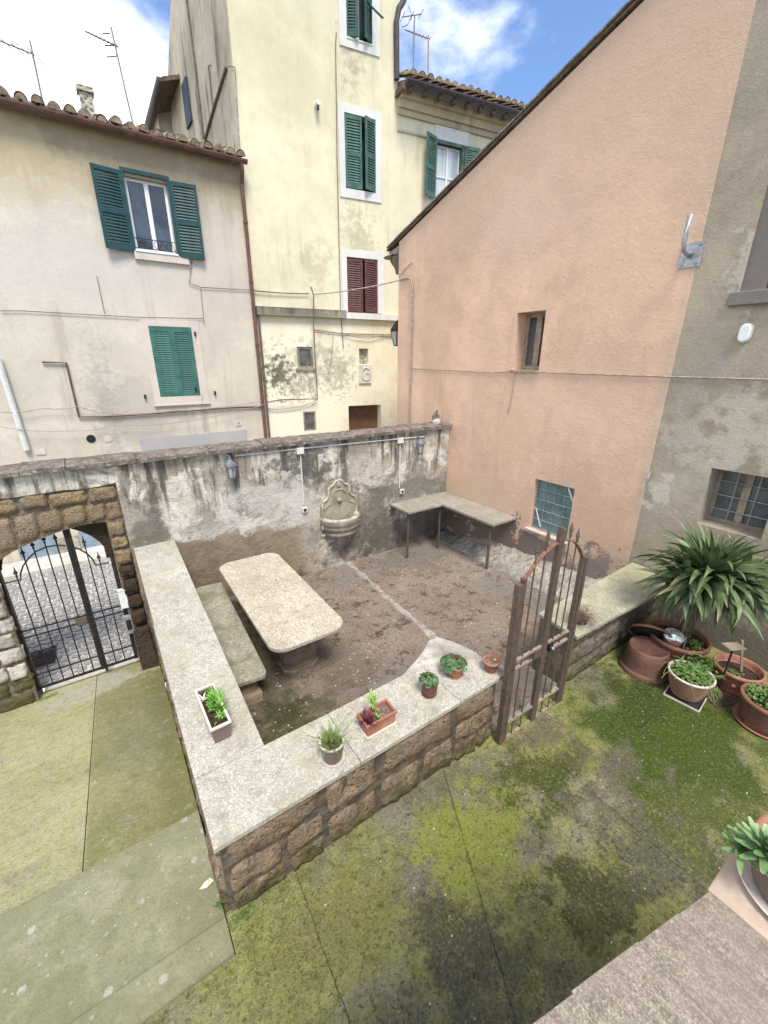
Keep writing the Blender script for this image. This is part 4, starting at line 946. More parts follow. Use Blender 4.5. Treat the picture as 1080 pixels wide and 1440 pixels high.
cable([(0, 580), (60, 574), (110, 572), (170, 583), (240, 577), (310, 572), (368, 563)], 0, 0, .008, MAT['palecable'], 'pale slack cable strung along the pale house under its windows', F=FH, c=.10, sag=.03)
cable([(0, 600), (90, 606), (170, 598), (260, 592), (340, 575), (372, 568)], 0, 0, .006, MAT['palecable'], 'lowest pale wire sagging along the pale house above the wall', F=FH, c=.12, sag=.04)
cable([(284, 556), (289, 605)], 0, 0, .006, MAT['palecable'], 'wire hanging below the sill of the lower green shutters', F=FH)

# ---- yellow tower house
AG = rad(9.5); CY = Vector((XC+.02, Y1+.02, 0))
FYl = Frame(CY, (cos(AG), -sin(AG), 0), (0, 0, 1), (-sin(AG), -cos(AG), 0))
yh = thing('tower_house', 'tall pale yellow house with white window surrounds, dark green and brown shutters', 'house', CY-Vector((0, 0, 1)))
aT = FYl.uv(559, 120)[0]; zW = FYl.uv(600, 137)[1]
print('yellow tower width', aT, 'wing eave', zW, FYl.uv(720, 175), 'top z', FYl.uv(400, 0))
zW = (FYl.uv(565, 125)[1]+FYl.uv(715, 183)[1])/2
aW = aT+6.0
oa = span(FYl, (484.5, -75), (523, 66)); ob = span(FYl, (483.5, 158), (528, 272)); oc = span(FYl, (487, 361), (531, 441))
od = span(FYl, (613, 196), (648, 290)); s1 = span(FYl, (417, 487.5), (441, 518)); s2_ = span(FYl, (426, 579), (445, 605))
dn = span(FYl, (490, 571), (536, 640)); dn = (dn[0], dn[1], -1.0, dn[3]); nic = span(FYl, (505, 490), (518, 512))
plate(FYl, [(0, -1.2), (aW, -1.2), (aW, zW), (aT, zW), (aT, 18), (0, 18)], [rect(*q) for q in (oa, ob, oc, od, s1, s2_, dn, nic)], .35, 'wall', MAT['yellow'], yh)
# side wall with its leaning far edge and the bulk of the tower
XS = CY.x-.03
q = [at(240, 0, 0, XS), at(236, 110, 0, XS), at(244, 195, 0, XS)]
print('side', q)
yb = [q[0].y, q[1].y, q[2].y]
sl = (q[1].y-q[0].y)/(q[1].z-q[0].z)
ytop = q[0].y+sl*(18-q[0].z)
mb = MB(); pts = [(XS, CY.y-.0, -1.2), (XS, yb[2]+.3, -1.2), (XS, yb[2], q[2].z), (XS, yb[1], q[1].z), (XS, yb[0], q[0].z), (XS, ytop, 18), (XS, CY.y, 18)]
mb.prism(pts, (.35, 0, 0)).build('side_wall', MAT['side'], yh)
FSd = Frame((XS, 0, 0), (0, -1, 0), (0, 0, 1), (-1, 0, 0))
MB().fbox(FYl, aT-.36, aT-.005, zW-.2, 17.98, -4.0, -.36).build('side_wall', MAT['yellow'], yh)
MB().fbox(FYl, .4, aW-.5, -1.2, zW-.4, -1.0, -.9).build('interior', MAT['shade'], yh)
MB().fbox(FYl, .3, aT-.4, zW-.3, 17.9, -.9, -.8).build('interior', MAT['shade'], yh)
# small blue shuttered slit window and pipes on the side wall
pa, pb = at(259, 115, 0, XS-.03), at(266, 178, 0, XS-.03)
mb = MB(); mb.box(XS-.06, XS-.002, pb.y-.35, pb.y+.2, pb.z, pa.z).build('shutter', m_simple('blue_grey_shutter', (.03, .05, .075), .6), yh)
mb = MB(); mb.tube([at(262, 0, 0, XS-.03), at(274, 90, 0, XS-.03), at(286, 195, 0, XS-.03)], .025, 6).build('drain_pipe', MAT['cable'], yh)
mb = MB(); mb.tube([at(318, 94, 0, XS-.03), at(301, 150, 0, XS-.03), at(288, 196, 0, XS-.03)], .03, 6).build('drain_pipe', MAT['cable'], yh)
mb = MB(); mb.tube([at(296, 92, 0, XS-.03), at(293, 93, 0, XS-.03), at(299, 150, 0, XS-.03)], .016, 6).build('drain_pipe', MAT['cable'], yh)
t = MB().tube([FYl.p(*FYl.uv(320, 93, .03), .03), FYl.p(*FYl.uv(330, 94, .03), .03), FYl.p(*FYl.uv(337, 215, .03), .03)], .016, 6).build('drain_pipe', MAT['palecable'], yh)
for nm, o_, i_ in (('a', (473, -95, 533.5, 81), oa), ('b', (474.5, 143, 536, 286), ob), ('c', (479, 349, 540, 447), oc)):
    O = span(FYl, o_[:2], o_[2:])
    surround(yh, FYl, O, i_, .025, MAT['white'])
O = (od[0]-.02, od[1]+.10, od[3], od[3]+.30); MB().fbox(FYl, O[0]-.02, O[1]+.05, O[2]+.002, O[3], .002, .03).build('surround', MAT['white'], yh)
MB().fbox(FYl, od[0]-.1, od[1]+.1, od[2]-.12, od[2], .002, .05).build('sill', MAT['white'], yh)
# top window: half open leaves, one propped out, frame and glass behind
window(yh, FYl, oa[0]+.003, oa[1]-.003, oa[2]+.03, oa[3], -.16, MAT['pvc'], MAT['glass'], .05, 1)
MB().fbox(FYl, oa[0], oa[1], oa[2], oa[2]+.028, -.2, .04).build('sill', MAT['white'], yh)
am = (oa[0]+oa[1])/2
shutter(yh, FYl, oa[0]+.01, am-.02, oa[2]+.04, oa[3]-.02, MAT['green4'], 'l', rad(24), c=-.03)
shutter(yh, FYl, am+.01, oa[1]-.01, oa[2]+.04, oa[3]-.02, MAT['green4'], 'r', rad(-38), c=-.03)
MB().bar(FYl.p(*FYl.uv(521, 8, .05), .05), FYl.p(*FYl.uv(538, 25, .55), .55), .05, .03).build('shutter_stay', MAT['green4'], yh)
# middle window
am = ob[0]+(ob[1]-ob[0])*.55
shutter(yh, FYl, ob[0]+.01, am-.005, ob[2]+.02, ob[3]-.02, MAT['green3'], 'l', rad(3), c=-.02)
shutter(yh, FYl, am+.01, ob[1]-.005, ob[2]+.02, ob[3]-.02, MAT['green3'], 'r', rad(-24), c=-.02)
MB().fbox(FYl, ob[0], ob[1], ob[2], ob[3], -.25, -.23).build('pane', MAT['shade'], yh)  # dark backing sheet, room shade behind the leaves as colour
am = (oc[0]+oc[1])/2
shutter(yh, FYl, oc[0]+.01, am+.01, oc[2]+.02, oc[3]-.02, MAT['brownp'], 'l', rad(2), c=-.04, mid=False)
shutter(yh, FYl, am+.03, oc[1]-.01, oc[2]+.02, oc[3]-.02, MAT['brownp'], 'r', rad(-14), c=-.04, mid=False)
MB().fbox(FYl, oc[0], oc[1], oc[2], oc[3], -.25, -.23).build('pane', MAT['shade'], yh)  # dark backing sheet too, shade behind the brown leaves as colour
MB().fbox(FYl, oc[0]-.04, oc[1]+.10, oc[2]-.05, oc[2]-.003, .026, .09).build('sill', MAT['dryw'], yh)
# wing window, both leaves open, curtains behind the glass
mb = MB(); mb.fbox(FYl, od[0]-.0, od[0]+.035, od[2], od[3], -.03, .03); mb.fbox(FYl, od[1]-.06, od[1], od[2], od[3], -.03, .03); mb.fbox(FYl, od[0]+.035, od[1]-.06, od[3]-.06, od[3], -.03, .03); mb.build('shutter_frame', MAT['green3'], yh)
window(yh, FYl, od[0]+.036, od[1]-.061, od[2]+.01, od[3]-.062, -.14, MAT['pvc'], MAT['curtain'], .035, 1, trans=od[2]+(od[3]-od[2])*.45)
shutter(yh, FYl, od[0]-.42, od[0]-.01, od[2]+.05, od[3]+.02, MAT['green3'], 'r', rad(-24), c=.035)
shutter(yh, FYl, od[1]+.01, od[1]+.42, od[2]+.05, od[3]-.02, MAT['green3'], 'l', rad(8), c=.035)
window(yh, FYl, *s1, -.06, MAT['dryw'], MAT['greyglass'], .055, 0)
MB().fbox(FYl, s1[0]-.06, s1[1]+.06, s1[2]-.06, s1[2]-.002, .002, .04).build('sill', MAT['dryw'], yh)
window(yh, FYl, *s2_, -.05, MAT['dryw'], MAT['greyglass'], .04, 0)
MB().fbox(FYl, nic[0], nic[1], nic[2], nic[3], -.15, -.12).build('niche_back', MAT['niche'], yh)
rl = span(FYl, (504, 512.5), (521.5, 539))
rb = MB().fbox(FYl, rl[0], rl[1], rl[2], rl[3], .003, .05).build('relief_panel', MAT['relief'], yh, bevel=.01)
ca, cb = (rl[0]+rl[1])/2, (rl[2]+rl[3])/2
rr_ = (rl[1]-rl[0])*.36
mb = MB(); mb.tube([FYl.p(ca+.02+rr_*cos(t), cb+rr_*1.25*sin(t), .055) for t in [rad(50+i*22) for i in range(13)]], .022, 6)
mb.tube([FYl.p(ca+rr_*.2, cb+.02, .055), FYl.p(ca+rr_*1.0, cb+.02, .055)], .018, 6); mb.tube([FYl.p(ca+rr_*.95, cb+.02, .055), FYl.p(ca+rr_*.8, cb-rr_*.9, .055)], .018, 6)
mb.build('carving', MAT['relief'], yh)
MB().fbox(FYl, dn[0], dn[1]-.0, dn[2], dn[3], -.34, -.28).build('door', MAT['door'], yh)
for k in range(4): MB().fbox(FYl, dn[0]+.04+k*(dn[1]-dn[0])/4.2, dn[0]+.055+k*(dn[1]-dn[0])/4.2, dn[2], dn[3]-.03, -.279, -.27).build('door_batten', MAT['beam'], yh)
# string course with lichen on its left half
zb_, zt_ = FYl.uv(363, 443)[1], FYl.uv(363, 431)[1]
aM = FYl.uv(485, 440)[0]
MB().fbox(FYl, -.0, aM, zb_, zt_, .003, .12).build('string_course', stucco('lichened_stone', (.30, .275, .215), streak=((.06, .06, .05), .9), mott=.35, bump=.02, top=(4.75, .5, (.07, .065, .05), .9, 1.5)), yh)
MB().fbox(FYl, aM+.002, aT+5, zb_, zb_+(zt_-zb_)*.75, .003, .11).build('string_course', MAT['white'], yh)
# wing eave: cornice mouldings, brackets, dark gutter, tiles, flat roof sheet
mb = MB()
for c_, z0, z1 in ((.03, -.72, -.68), (.06, -.40, -.28), (.12, -.28, -.12), (.22, -.12, .0)): mb.fbox(FYl, aT+.003+c_*0, aW, zW+z0, zW+z1, .003, c_)
mb.build('cornice', stucco('cornice_plaster', (.50, .42, .28), streak=((.22, .18, .12), .7), mott=.2), yh)
wr = MB(); wr.hexa([FYl.p(aT+.0, zW+.01, .45), FYl.p(aW, zW+.01, .45), FYl.p(aW, zW+1.9, -5), FYl.p(aT, zW+1.9, -5), FYl.p(aT, zW+.07, .45), FYl.p(aW, zW+.07, .45), FYl.p(aW, zW+1.96, -5), FYl.p(aT, zW+1.96, -5)])
wroof = wr.build('roof', MAT['beam'], yh)
for k in range(12): MB().fbox(FYl, aT+.12+k*.4, aT+.20+k*.4, zW-.10, zW+.005, .285, .43).build('bracket', MAT['beam'], yh)
gutter(yh, FYl.p(aT-.02, zW+.06, .50), FYl.p(aW, zW+.06, .50), .075, MAT['darkgut'], FYl.w)
MB().fbox(FYl, aT-.08, aT-.005, zW-.10, zW+.02, .03, .44).build('eave_end', MAT['beam'], yh)
rnd = random.Random(14); a_ = aT+.16; rx = math.atan(1.9/5.45)
while a_ < aT+5.2:
    for j in range(2):
        c_ = .52-j*.36; piece(TU, 'roof_tile', wroof, FYl.p(a_, zW+.16+j*.36*.35+rnd.uniform(0, .03), c_), (rx, 0, -AG+rnd.uniform(-.08, .08)), (1, 1, 1))
    a_ += .225
# black downpipe at the tower's right edge, swinging out at the top
mb = MB(); mb.tube([FYl.p(*FYl.uv(558, 112, .06), .06), FYl.p(*FYl.uv(557.5, 30, .06), .06), FYl.p(*FYl.uv(561, 12, .06), .06), FYl.p(*FYl.uv(567, 2, .06), .06), FYl.p(*FYl.uv(573, -14, .06), .06)], .065, 8).build('downpipe', MAT['darkgut'], yh)
# dark downpipe by the left corner below the string course
mb = MB(); mb.tube([FYl.p(.04, zb_, .06), FYl.p(.04, -1, .06)], .03, 6).build('downpipe', MAT['cable'], yh)
t = thing('vent_spout', 'short pale pipe stub poking out of the yellow house left of its green shutters', 'pipe stub', FYl.p(*FYl.uv(445, 150), 0))
p = FYl.p(*FYl.uv(445, 150), 0); MB().tube([p, p+FYl.w*.16+Vector((0, 0, .02))], .05, 10).build('pipe', MAT['conduit'], t); MB().tube([p+FYl.w*.10, p+FYl.w*.13+Vector((0, 0, -.10))], .028, 6).build('spout', MAT['black'], t)
cable([(473, 45), (472, 60), (474, 220), (477, 350), (479, 440), (483, 490)], 0, 0, .010, MAT['cable'], 'thin cable dropping down the yellow house left of its window surrounds', F=FYl)
cable([(352, 408), (434, 413)], 0, 0, .013, MAT['cable'], 'grey cable from the pale house corner to the wall hook on the yellow house', F=FYl, c=.05, sag=.02)
cable([(437, 403), (441, 415), (441, 460), (444, 520), (446.5, 561), (395, 562), (375, 566)], 0, 0, .016, MAT['cable'], 'dark cable running down and back left on the yellow house beside its small window', F=FYl, c=.14)
cable([(442, 464), (480, 469), (553, 471)], 0, 0, .012, MAT['cable'], 'dark cable along the yellow house under its string course', F=FYl)
cable([(480, 468), (500, 474), (520, 476), (545, 470), (556, 471)], 0, 0, .010, MAT['palecable'], 'slack pale cable looping under the string course of the yellow house', F=FYl, c=.06)
cable([(446, 562), (425, 572), (390, 576), (374, 574)], 0, 0, .010, MAT['palecable'], 'pale cable slanting up from the left corner above the lowest small window', F=FYl, c=.05)
cable([(469, 471), (466, 500), (463, 524)], 0, 0, .007, MAT['palecable'], 'faint wire hanging on the yellow house between small window and carved panel', F=FYl)
# cable across the gap to the orange wall
A_ = FYl.p(*FYl.uv(441, 414, .14), .14); B_ = at(563, 394, 0, W-.03)
Q = [A_.lerp(B_, i/10)-Vector((0, 0, .10*4*(i/10)*(1-i/10)*.4)) for i in range(11)]
tag(MB().tube(Q, .013, 5).build('cable', MAT['palecable']), 'thick pale cable spanning from the yellow house to the corner of the orange house', 'cable')
# far roof seen between the pale house and the tower
fh = thing('far_house', 'far house whose dark eave shows left of the tower above the tiles', 'house', (3.0, 17, 0))
p0 = at(214, 190, 1, 17); p1 = at(216, 133, 1, 17); p2 = at(236, 122, 1, 17)
MB().box(p0.x+.35, p2.x+.6, 17.6, 20, 0, p1.z).build('wall', MAT['side'], fh)
MB().hexa([(p1.x, 15.6, p1.z-.25), (p2.x+.5, 15.6, p1.z+.1), (p2.x+.5, 20, p1.z+.1), (p1.x, 20, p1.z-.25), (p1.x, 15.6, p1.z-.15), (p2.x+.5, 15.6, p1.z+.2), (p2.x+.5, 20, p1.z+.2), (p1.x, 20, p1.z-.15)]).build('roof', MAT['beam'], fh)
gutter(fh, (p1.x-.05, 15.5, p1.z-.22), (p1.x-.05, 20, p1.z-.22), .09, MAT['darkgut'], (-1, 0, 0))

# ---- orange and grey house on the right
oh = thing('orange_house', 'big orange plastered house with bare grey render at its right end and small recessed windows', 'house', (W, 4, 0))
FO = Frame((W, 0, 0), (0, -1, 0), (0, 0, 1), (-1, 0, 0))      # a = -y
YF = at(558, 596, 0, W).y
v0, v1 = at(545.5, 353.7, 0, W), at(902, 0, 0, W); vs_ = (v1.z-v0.z)/(v1.y-v0.y)
zv = lambda y: v0.z+vs_*(y-v0.y)
u1 = span(FO, (728, 440), (757.5, 521)); u2 = span(FO, (753, 673), (796, 761.5))
g1 = span(FO, (1001, 658), (1075, 744)); g1 = (g1[0], g1[1], at(978, 735, 0, W).z, at(1001, 658, 0, W).z)
pgb = at(1027, 436, 0, W); pgt = at(1055, 240, 0, W); g2 = (-(pgb.y-.03), .7, at(1030, 411, 0, W).z, pgb.z+2.6)
print('g2', g2, 'g1', g1, 'verge', v0, v1, 'YF', YF)
YB = at(950, 500, 0, W).y
plate(FO, [(-YF, -.9), (-YB, -.9), (-YB, zv(YB)-.03), (-YF, zv(YF)-.03)], [rect(*u1), rect(*u2)], .45, 'wall', MAT['orange'], oh)
FOg = Frame((W, 0, 0), (0, -1, 0), (0, 0, 1), (-1, 0, 0))
plate(FOg, [(-YB, -.9), (6, -.9), (6, zv(-1)), (-YB+3, zv(-1)), (-YB, zv(YB)-.03)], [rect(*g1), rect(*g2)], .5, 'grey_wall', MAT['grey'], oh)
MB().box(W+.5, W+9, YF-.3, YF-.002, -.9, zv(YF)-.15).build('end_wall', MAT['orange'], oh)
MB().box(W+.6, W+.7, -5, YF-.5, -.9, 5.3).build('interior', MAT['shade'], oh)
# verge: thin tile edge along the slope, roof sheet behind it
roofo = MB().hexa([(W-.035, v0.y, v0.z), (W+9, v0.y, v0.z), (W+9, -1, zv(-1)), (W-.035, -1, zv(-1)), (W-.035, v0.y, v0.z+.03), (W+9, v0.y, v0.z+.03), (W+9, -1, zv(-1)+.03), (W-.035, -1, zv(-1)+.03)]).build('roof', MAT['beam'], oh)
rnd = random.Random(2); y = v0.y; sv_ = []
VT = MB().box(-.035, .16, 0, .385, 0, .022).mesh('verge_tile', MAT['walltop'])
while y > -.9:
    piece(VT, 'verge_tile', roofo, (W-.03+rnd.uniform(-.008, .008), y-.40, zv(y-.40)+.032+rnd.uniform(0, .006)), (math.atan(vs_), 0, 0)); y -= .37
# carved eave bracket and its gutter end at the far corner
def fo(px, py, c=.02): return FO.p(*FO.uv(px, py, c), c)
out = [(561, 357), (561, 385), (557, 386), (555, 378), (551, 372), (548, 366), (541, 365), (539, 362), (545, 359)]
MB().prism([fo(*p, -.01) for p in out], (.12, 0, 0)).build('eave_bracket', MAT['beam'], oh)
mb = MB(); mb.prism([fo(561, 345, -.01), fo(561, 358, -.01), fo(551, 360, -.01), fo(546, 356, -.01)], (.3, 0, 0)).build('eave_board', MAT['dryw'], oh)
# recessed windows
mb = MB().fbox(FO, u1[0]-.02, u1[1]+.005, u1[2]-.035, u1[2]-.002, -.25, .03).build('sill', MAT['dryw'], oh)
window(oh, FO, u1[0]+.003, u1[1]-.003, u1[2]+.003, u1[3]-.003, -.27, MAT['dryw'], MAT['glass'], .06, 1)
window(oh, FO, *[q_+s_ for q_, s_ in zip(u2, (.003, -.003, .003, -.003))], -.10, MAT['galv'], MAT['greenglass'], .02, 0)
MB().fbox(FO, u2[0]-.05, u2[1]+.03, u2[2]-.03, u2[2]-.003, -.1, .045).build('sill', MAT['rim'], oh)
def grille(root, F, r, nx_, nz_, c, rad_, mat):
    for i in range(1, nx_): a_ = r[0]+(r[1]-r[0])*i/nx_; MB().tube([F.p(a_, r[2], c), F.p(a_, r[3], c)], rad_, 5).build('grille_bar', mat, root)
    for i in range(1, nz_): b_ = r[2]+(r[3]-r[2])*i/nz_; MB().tube([F.p(r[0], b_, c+rad_), F.p(r[1], b_, c+rad_)], rad_, 5).build('grille_bar', mat, root)
grille(oh, FO, u2, 4, 5, -.075, .007, MAT['galv'])
mb = MB(); MB().fbox(FO, u2[0]+.03, u2[0]+.20, u2[2]+.03, u2[2]+.34, -.085, -.083).build('taped_sheet', MAT['greenglass'], oh)
MB().bar(FO.p(u2[0]+.04, u2[2]+.36, -.06), FO.p(u2[0]+.17, u2[2]+.06, -.06), .025, .004, FO.w).build('tape', MAT['pvc'], oh)
MB().bar(FO.p(u2[1]-.14, u2[3]-.03, -.06), FO.p(u2[1]-.02, u2[3]-.24, -.06), .025, .004, FO.w).build('tape', MAT['pvc'], oh)
window(oh, FO, g1[0]+.003, g1[1]-.003, g1[2]+.003, g1[3]-.003, -.30, MAT['dryw'], MAT['greyglass'], .045, 1)
grille(oh, FO, g1, 3, 4, -.235, .006, MAT['galv'])
# the upper right niche: grey jamb, stone sill, brown shutter
plate(FO, [(g2[0]-.02, g2[2]-.001), (g2[1], g2[2]-.001), (g2[1], g2[3]), (g2[0]-.02, g2[3])], [rect(g2[0]+.18, g2[1]-.18, g2[2]+.0+.003, g2[3]-.2)], .12, 'jamb', stucco('smooth_grey_jamb', (.185, .165, .15), mott=.15, bump=.003), oh).location += Vector((.03, 0, 0))
MB().fbox(FO, g2[0]-.06, g2[1], g2[2]-.135, g2[2]-.004, -.05, .05).build('sill', stucco('grey_sill', (.20, .18, .165), mott=.2), oh, bevel=.01)
MB().fbox(FO, g2[0]+.14, g2[1]-.14, g2[2]+.01, g2[3]-.2, -.18, -.14).build('shutter', MAT['door'], oh)
# ================================================================ GATES
def spear(mb, p, h=.13, r=.017):
    mb.lathe(p, [(.0001, 0), (r*.55, 0), (r*.55, h*.12), (r, h*.14), (r, h*.24), (r*.5, h*.28), (r*1.3, h*.42), (r*.9, h*.62), (.0001, h)], 6)
gt = thing('garden_gate', 'rusty brown iron garden gate with spear topped bars between the two low walls', 'gate', (3.0, 1.78, -.06))
FR = Frame((0, 1.78, 0), (1, 0, 0), (0, 0, 1), (0, -1, 0)); gz = -.07
def gp(px, py, c=0): return FR.uv(px, py, c)
aL0 = gp(704, 1030)[0]; aL = (gp(703, 1050)[0]+gp(728, 835)[0])/2; aLs = (gp(737, 830)[0]); aR = (gp(783, 980)[0]+gp(825, 785)[0])/2
zL, zLs, zR = gp(729, 822)[1], gp(739, 812)[1], gp(826, 782)[1]
def posts(a, w_, z1, name, mat='rust', d=.03, z0=gz-.05): return MB().fbox(FR, a-w_/2, a+w_/2, z0, z1, -d, d).build(name, MAT[mat], gt, bevel=.002)
posts(aL-.01, .050, zL, 'post', d=.025); posts(aL+.042, .036, zLs, 'post', d=.02, z0=gz+.01)
posts(aR+.012, .044, zR, 'post', d=.025); posts(aR-.032, .032, zR+.02, 'post', d=.02, z0=gz+.01)
aM = (gp(743, 1010)[0]+gp(797, 740)[0])/2; zM = gp(797, 738)[1]
posts(aM-.019, .034, zM, 'stile', d=.019, z0=gz); posts(aM+.019, .034, zM-.03, 'stile', d=.017, z0=gz)
zr1 = (gp(722.5, 927)[1]+gp(759, 911)[1]+gp(783, 898)[1])/3; zr2 = (gp(721, 941)[1]+gp(744, 931)[1])/2
zr3 = (gp(709.5, 1017)[1]+gp(744, 997)[1])/2; zr4 = (gp(706, 1040)[1]+gp(740, 1017)[1])/2
for z in (zr1, zr2, zr3, zr4+.0):
    for a0, a1 in ((aL+.062, aM-.037), (aM+.037, aR-.050)):
        MB().fbox(FR, a0, a1, z-.009, z+.009, -.013, .013).build('rail', MAT['rail'], gt)
def bars(a, z0, z1, root, Fr, mat, r=.0075, h=.14):
    mb = MB(); mb.tube([Fr.p(a, z0, 0), Fr.p(a, z1-h+.01, 0)], r, 6); spear(mb, Fr.p(a, z1-h, 0), h, .0135); return mb.build('bar', MAT[mat], root)
for pb_, pt_ in (((717, 1030), (759.5, 761)), ((729, 1022), (775, 742)), ((757, 1002), (809, 732)), ((768, 996), (817, 741))):
    a_ = (gp(*pb_)[0]+gp(*pt_)[0])/2; bars(a_, zr4, gp(*pt_)[1], gt, FR, 'rust')
arc = [(740, 812), (747, 801), (755, 790), (766, 777), (778, 767), (790, 760), (800, 758.5), (808, 762), (814, 770), (818, 781)]
P = [FR.p(*gp(*q)) for q in arc]; P[0].x = aLs+.0; P[-1] = FR.p(aR-.036, zR+.01)
mb = MB()
for p, q in zip(P, P[1:]): mb.bar(p, q+(q-p)*.04, .008, .034, (0, 1, 0))
mb.build('arch_band', MAT['arcrust'], gt)
MB().fbox(FR, aM-.16, aM-.045, (zr1+zr2)/2-.045, (zr1+zr2)/2+.045, -.024, .024).build('lock', MAT['rust'], gt, bevel=.003)
MB().fbox(FR, aM+.05, aM+.11, (zr1+zr2)/2-.04, (zr1+zr2)/2+.04, -.02, .03).build('lock', MAT['iron'], gt)
t = MB().lathe(FR.p(aM+.08, (zr1+zr2)/2, .031), [(.0001, .03), (.012, .028), (.016, .015), (.010, 0)], 8, Matrix((FR.u, FR.v, FR.w)).transposed()).build('handle', MAT['galv'], gt)
MB().fbox(FR, aR-.05, aR+.05, gz-.05, gz-.02, -.08, .10).build('base_stone', MAT['lime'], gt)
MB().fbox(FR, aL-.02, aL+.05, gz-.05, gz+.03, .035, .10).build('base_stone', MAT['lime'], gt)

# gate in the arch
ag = thing('arched_gate', 'black iron double gate with spearheads inside the arched gateway to the street', 'gate', (-.8, YG, -1.03))
FA = Frame((0, YG-.03, 0), (1, 0, 0), (0, 0, 1), (0, -1, 0))
def ap(x, y): return FA.uv(x/4.909, 730+y/4.909)
za = (ap(290, 1155)[1]+ap(930, 968)[1])/2
aA, aB = (ap(272, 1150)[0]+ap(30, 440)[0])/2, (ap(930, 960)[0]+ap(755, 240)[0])/2
MB().fbox(FA, aA-.06, aA+.0, za, ap(15, 330)[1]+.02, -.03, .03).build('stile', MAT['iron'], ag)
MB().fbox(FA, aB, aB+.05, za, ap(740, 200)[1]+.0, -.03, .03).build('stile', MAT['iron'], ag)
aC = (ap(722, 1020)[0]+ap(458, 70)[0])/2
MB().fbox(FA, aC-.04, aC-.001, za, ap(455, 55)[1]+.02, -.022, .03).build('stile', MAT['iron'], ag)
MB().fbox(FA, aC+.001, aC+.034, za-.05, ap(455, 55)[1]+.02, -.025, .022).build('stile', MAT['iron'], ag)
tops = [(95, 335), (147, 195), (212, 140), (292, 100), (370, 92), (570, 122), (672, 228)]
bots = [(362, 1125), (436, 1100), (508, 1080), (578, 1060), (648, 1045), (803, 995), (865, 975)]
for t_, b_ in zip(tops, bots):
    a_ = (ap(*t_)[0]+ap(*b_)[0])/2; zt = ap(*t_)[1]; mb = MB(); mb.tube([FA.p(a_, za), FA.p(a_, zt-.12)], .008, 6)
    mb.lathe(FA.p(a_, zt-.13), [(.0001, 0), (.012, .0), (.012, .02), (.006, .03), (.026, .05), (.010, .085), (.0001, .15)], 6); mb.build('bar', MAT['iron'], ag)
for (l_, r_) in (((165, 768), (830, 605)), ((165, 815), (830, 650)), ((300, 1050), (920, 880))):
    z = (ap(*l_)[1]+ap(*r_)[1])/2; MB().fbox(FA, aA, aC-.04, z-.008, z+.008, -.010, .010).build('rail', MAT['iron'], ag); MB().fbox(FA, aC+.034, aB, z-.008, z+.008, -.010, .010).build('rail', MAT['iron'], ag)
MB().fbox(FA, aA, aC-.04, za, za+.03, -.015, .015).build('rail', MAT['iron'], ag); MB().fbox(FA, aC+.034, aB, za, za+.03, -.015, .015).build('rail', MAT['iron'], ag)
arc1 = [(35, 440), (145, 415), (143, 370), (160, 320), (200, 265), (250, 220), (320, 190), (390, 178), (455, 180)]
arc2 = [(500, 190), (550, 205), (600, 235), (640, 275), (660, 315), (752, 298)]
for a_ in (arc1, arc2):
    P = [FA.p(*ap(*q), .012) for q in a_]
    MB().tube(P, .010, 6).build('scroll_band', MAT['iron'], ag)
z = (ap(590, 690)[1]); MB().fbox(FA, aC-.17, aC-.042, z-.06, z+.05, -.02, .035).build('lock', MAT['rust'], ag, bevel=.003)
# letter boxes fixed to the gate's right edge
t = thing('mail_box', 'small white box hung by the right jamb of the arched gate', 'box', (-.15, 6.25, .2))
p = at(174, 842, 1, 6.20); MB().box(p.x-.05, p.x+.045, 6.17, 6.24, p.z-.14, p.z+.13).build('box', MAT['pvc'], t, bevel=.006)
MB().box(p.x-.053, p.x+.048, 6.165, 6.245, p.z+.131, p.z+.145).build('lid', MAT['conduit'], t)
t = thing('meter_box', 'grey box under the white one by the right jamb of the arched gate', 'box', (-.15, 6.25, 0))
p = at(181, 876, 1, 6.20); MB().box(p.x-.05, p.x+.05, 6.18, 6.24, p.z-.17, p.z+.12).build('box', MAT['galv'], t, bevel=.006)
MB().box(p.x-.03, p.x+.03, 6.174, 6.179, p.z-.10, p.z+.06).build('cover', MAT['iron'], t)

# ================================================================ COURTYARD FURNITURE
def rounded(x0, x1, y0, y1, r, n=7):
    P = []
    for cx_, cy_, q0 in ((x1-r, y1-r, 0), (x0+r, y1-r, pi/2), (x0+r, y0+r, pi), (x1-r, y0+r, 1.5*pi)):
        for i in range(n+1): q = q0+pi/2*i/n; P.append((cx_+r*cos(q), cy_+r*sin(q)))
    return P
tb = thing('stone_table', 'oblong gritstone table with rounded corners standing in the courtyard beside the bench', 'table', (1.4, 4.4, -.15))
cslab(rounded(.985, 1.83, 3.38, 5.62, .17), tb, MAT['table'], .055, zf=lambda x, y: .60, bev=.012, name='tabletop')
def pedestal(cx_, cy_):
    mb = MB(); zf_ = fz(cx_, cy_)-.03; pr = [(1.05, zf_), (1.05, zf_+.06), (.97, zf_+.07), (.90, .25), (.92, .53)]
    o8 = [(-.21, -.10), (-.12, -.17), (.12, -.17), (.21, -.10), (.21, .10), (.12, .17), (-.12, .17), (-.21, .10)]
    vs = [(cx_+x*s_, cy_+y*s_, z) for s_, z in pr for x, y in o8]
    mb.add(vs, [(j*8+i, j*8+(i+1) % 8, (j+1)*8+(i+1) % 8, (j+1)*8+i) for j in range(4) for i in range(8)]); return mb
for cy_ in (3.98, 5.15): pedestal(1.45, cy_).build('pedestal', MAT['leg'], tb)
bn = thing('stone_bench', 'long mossy stone bench between the low wall and the table', 'bench', (.8, 4.7, -.15))
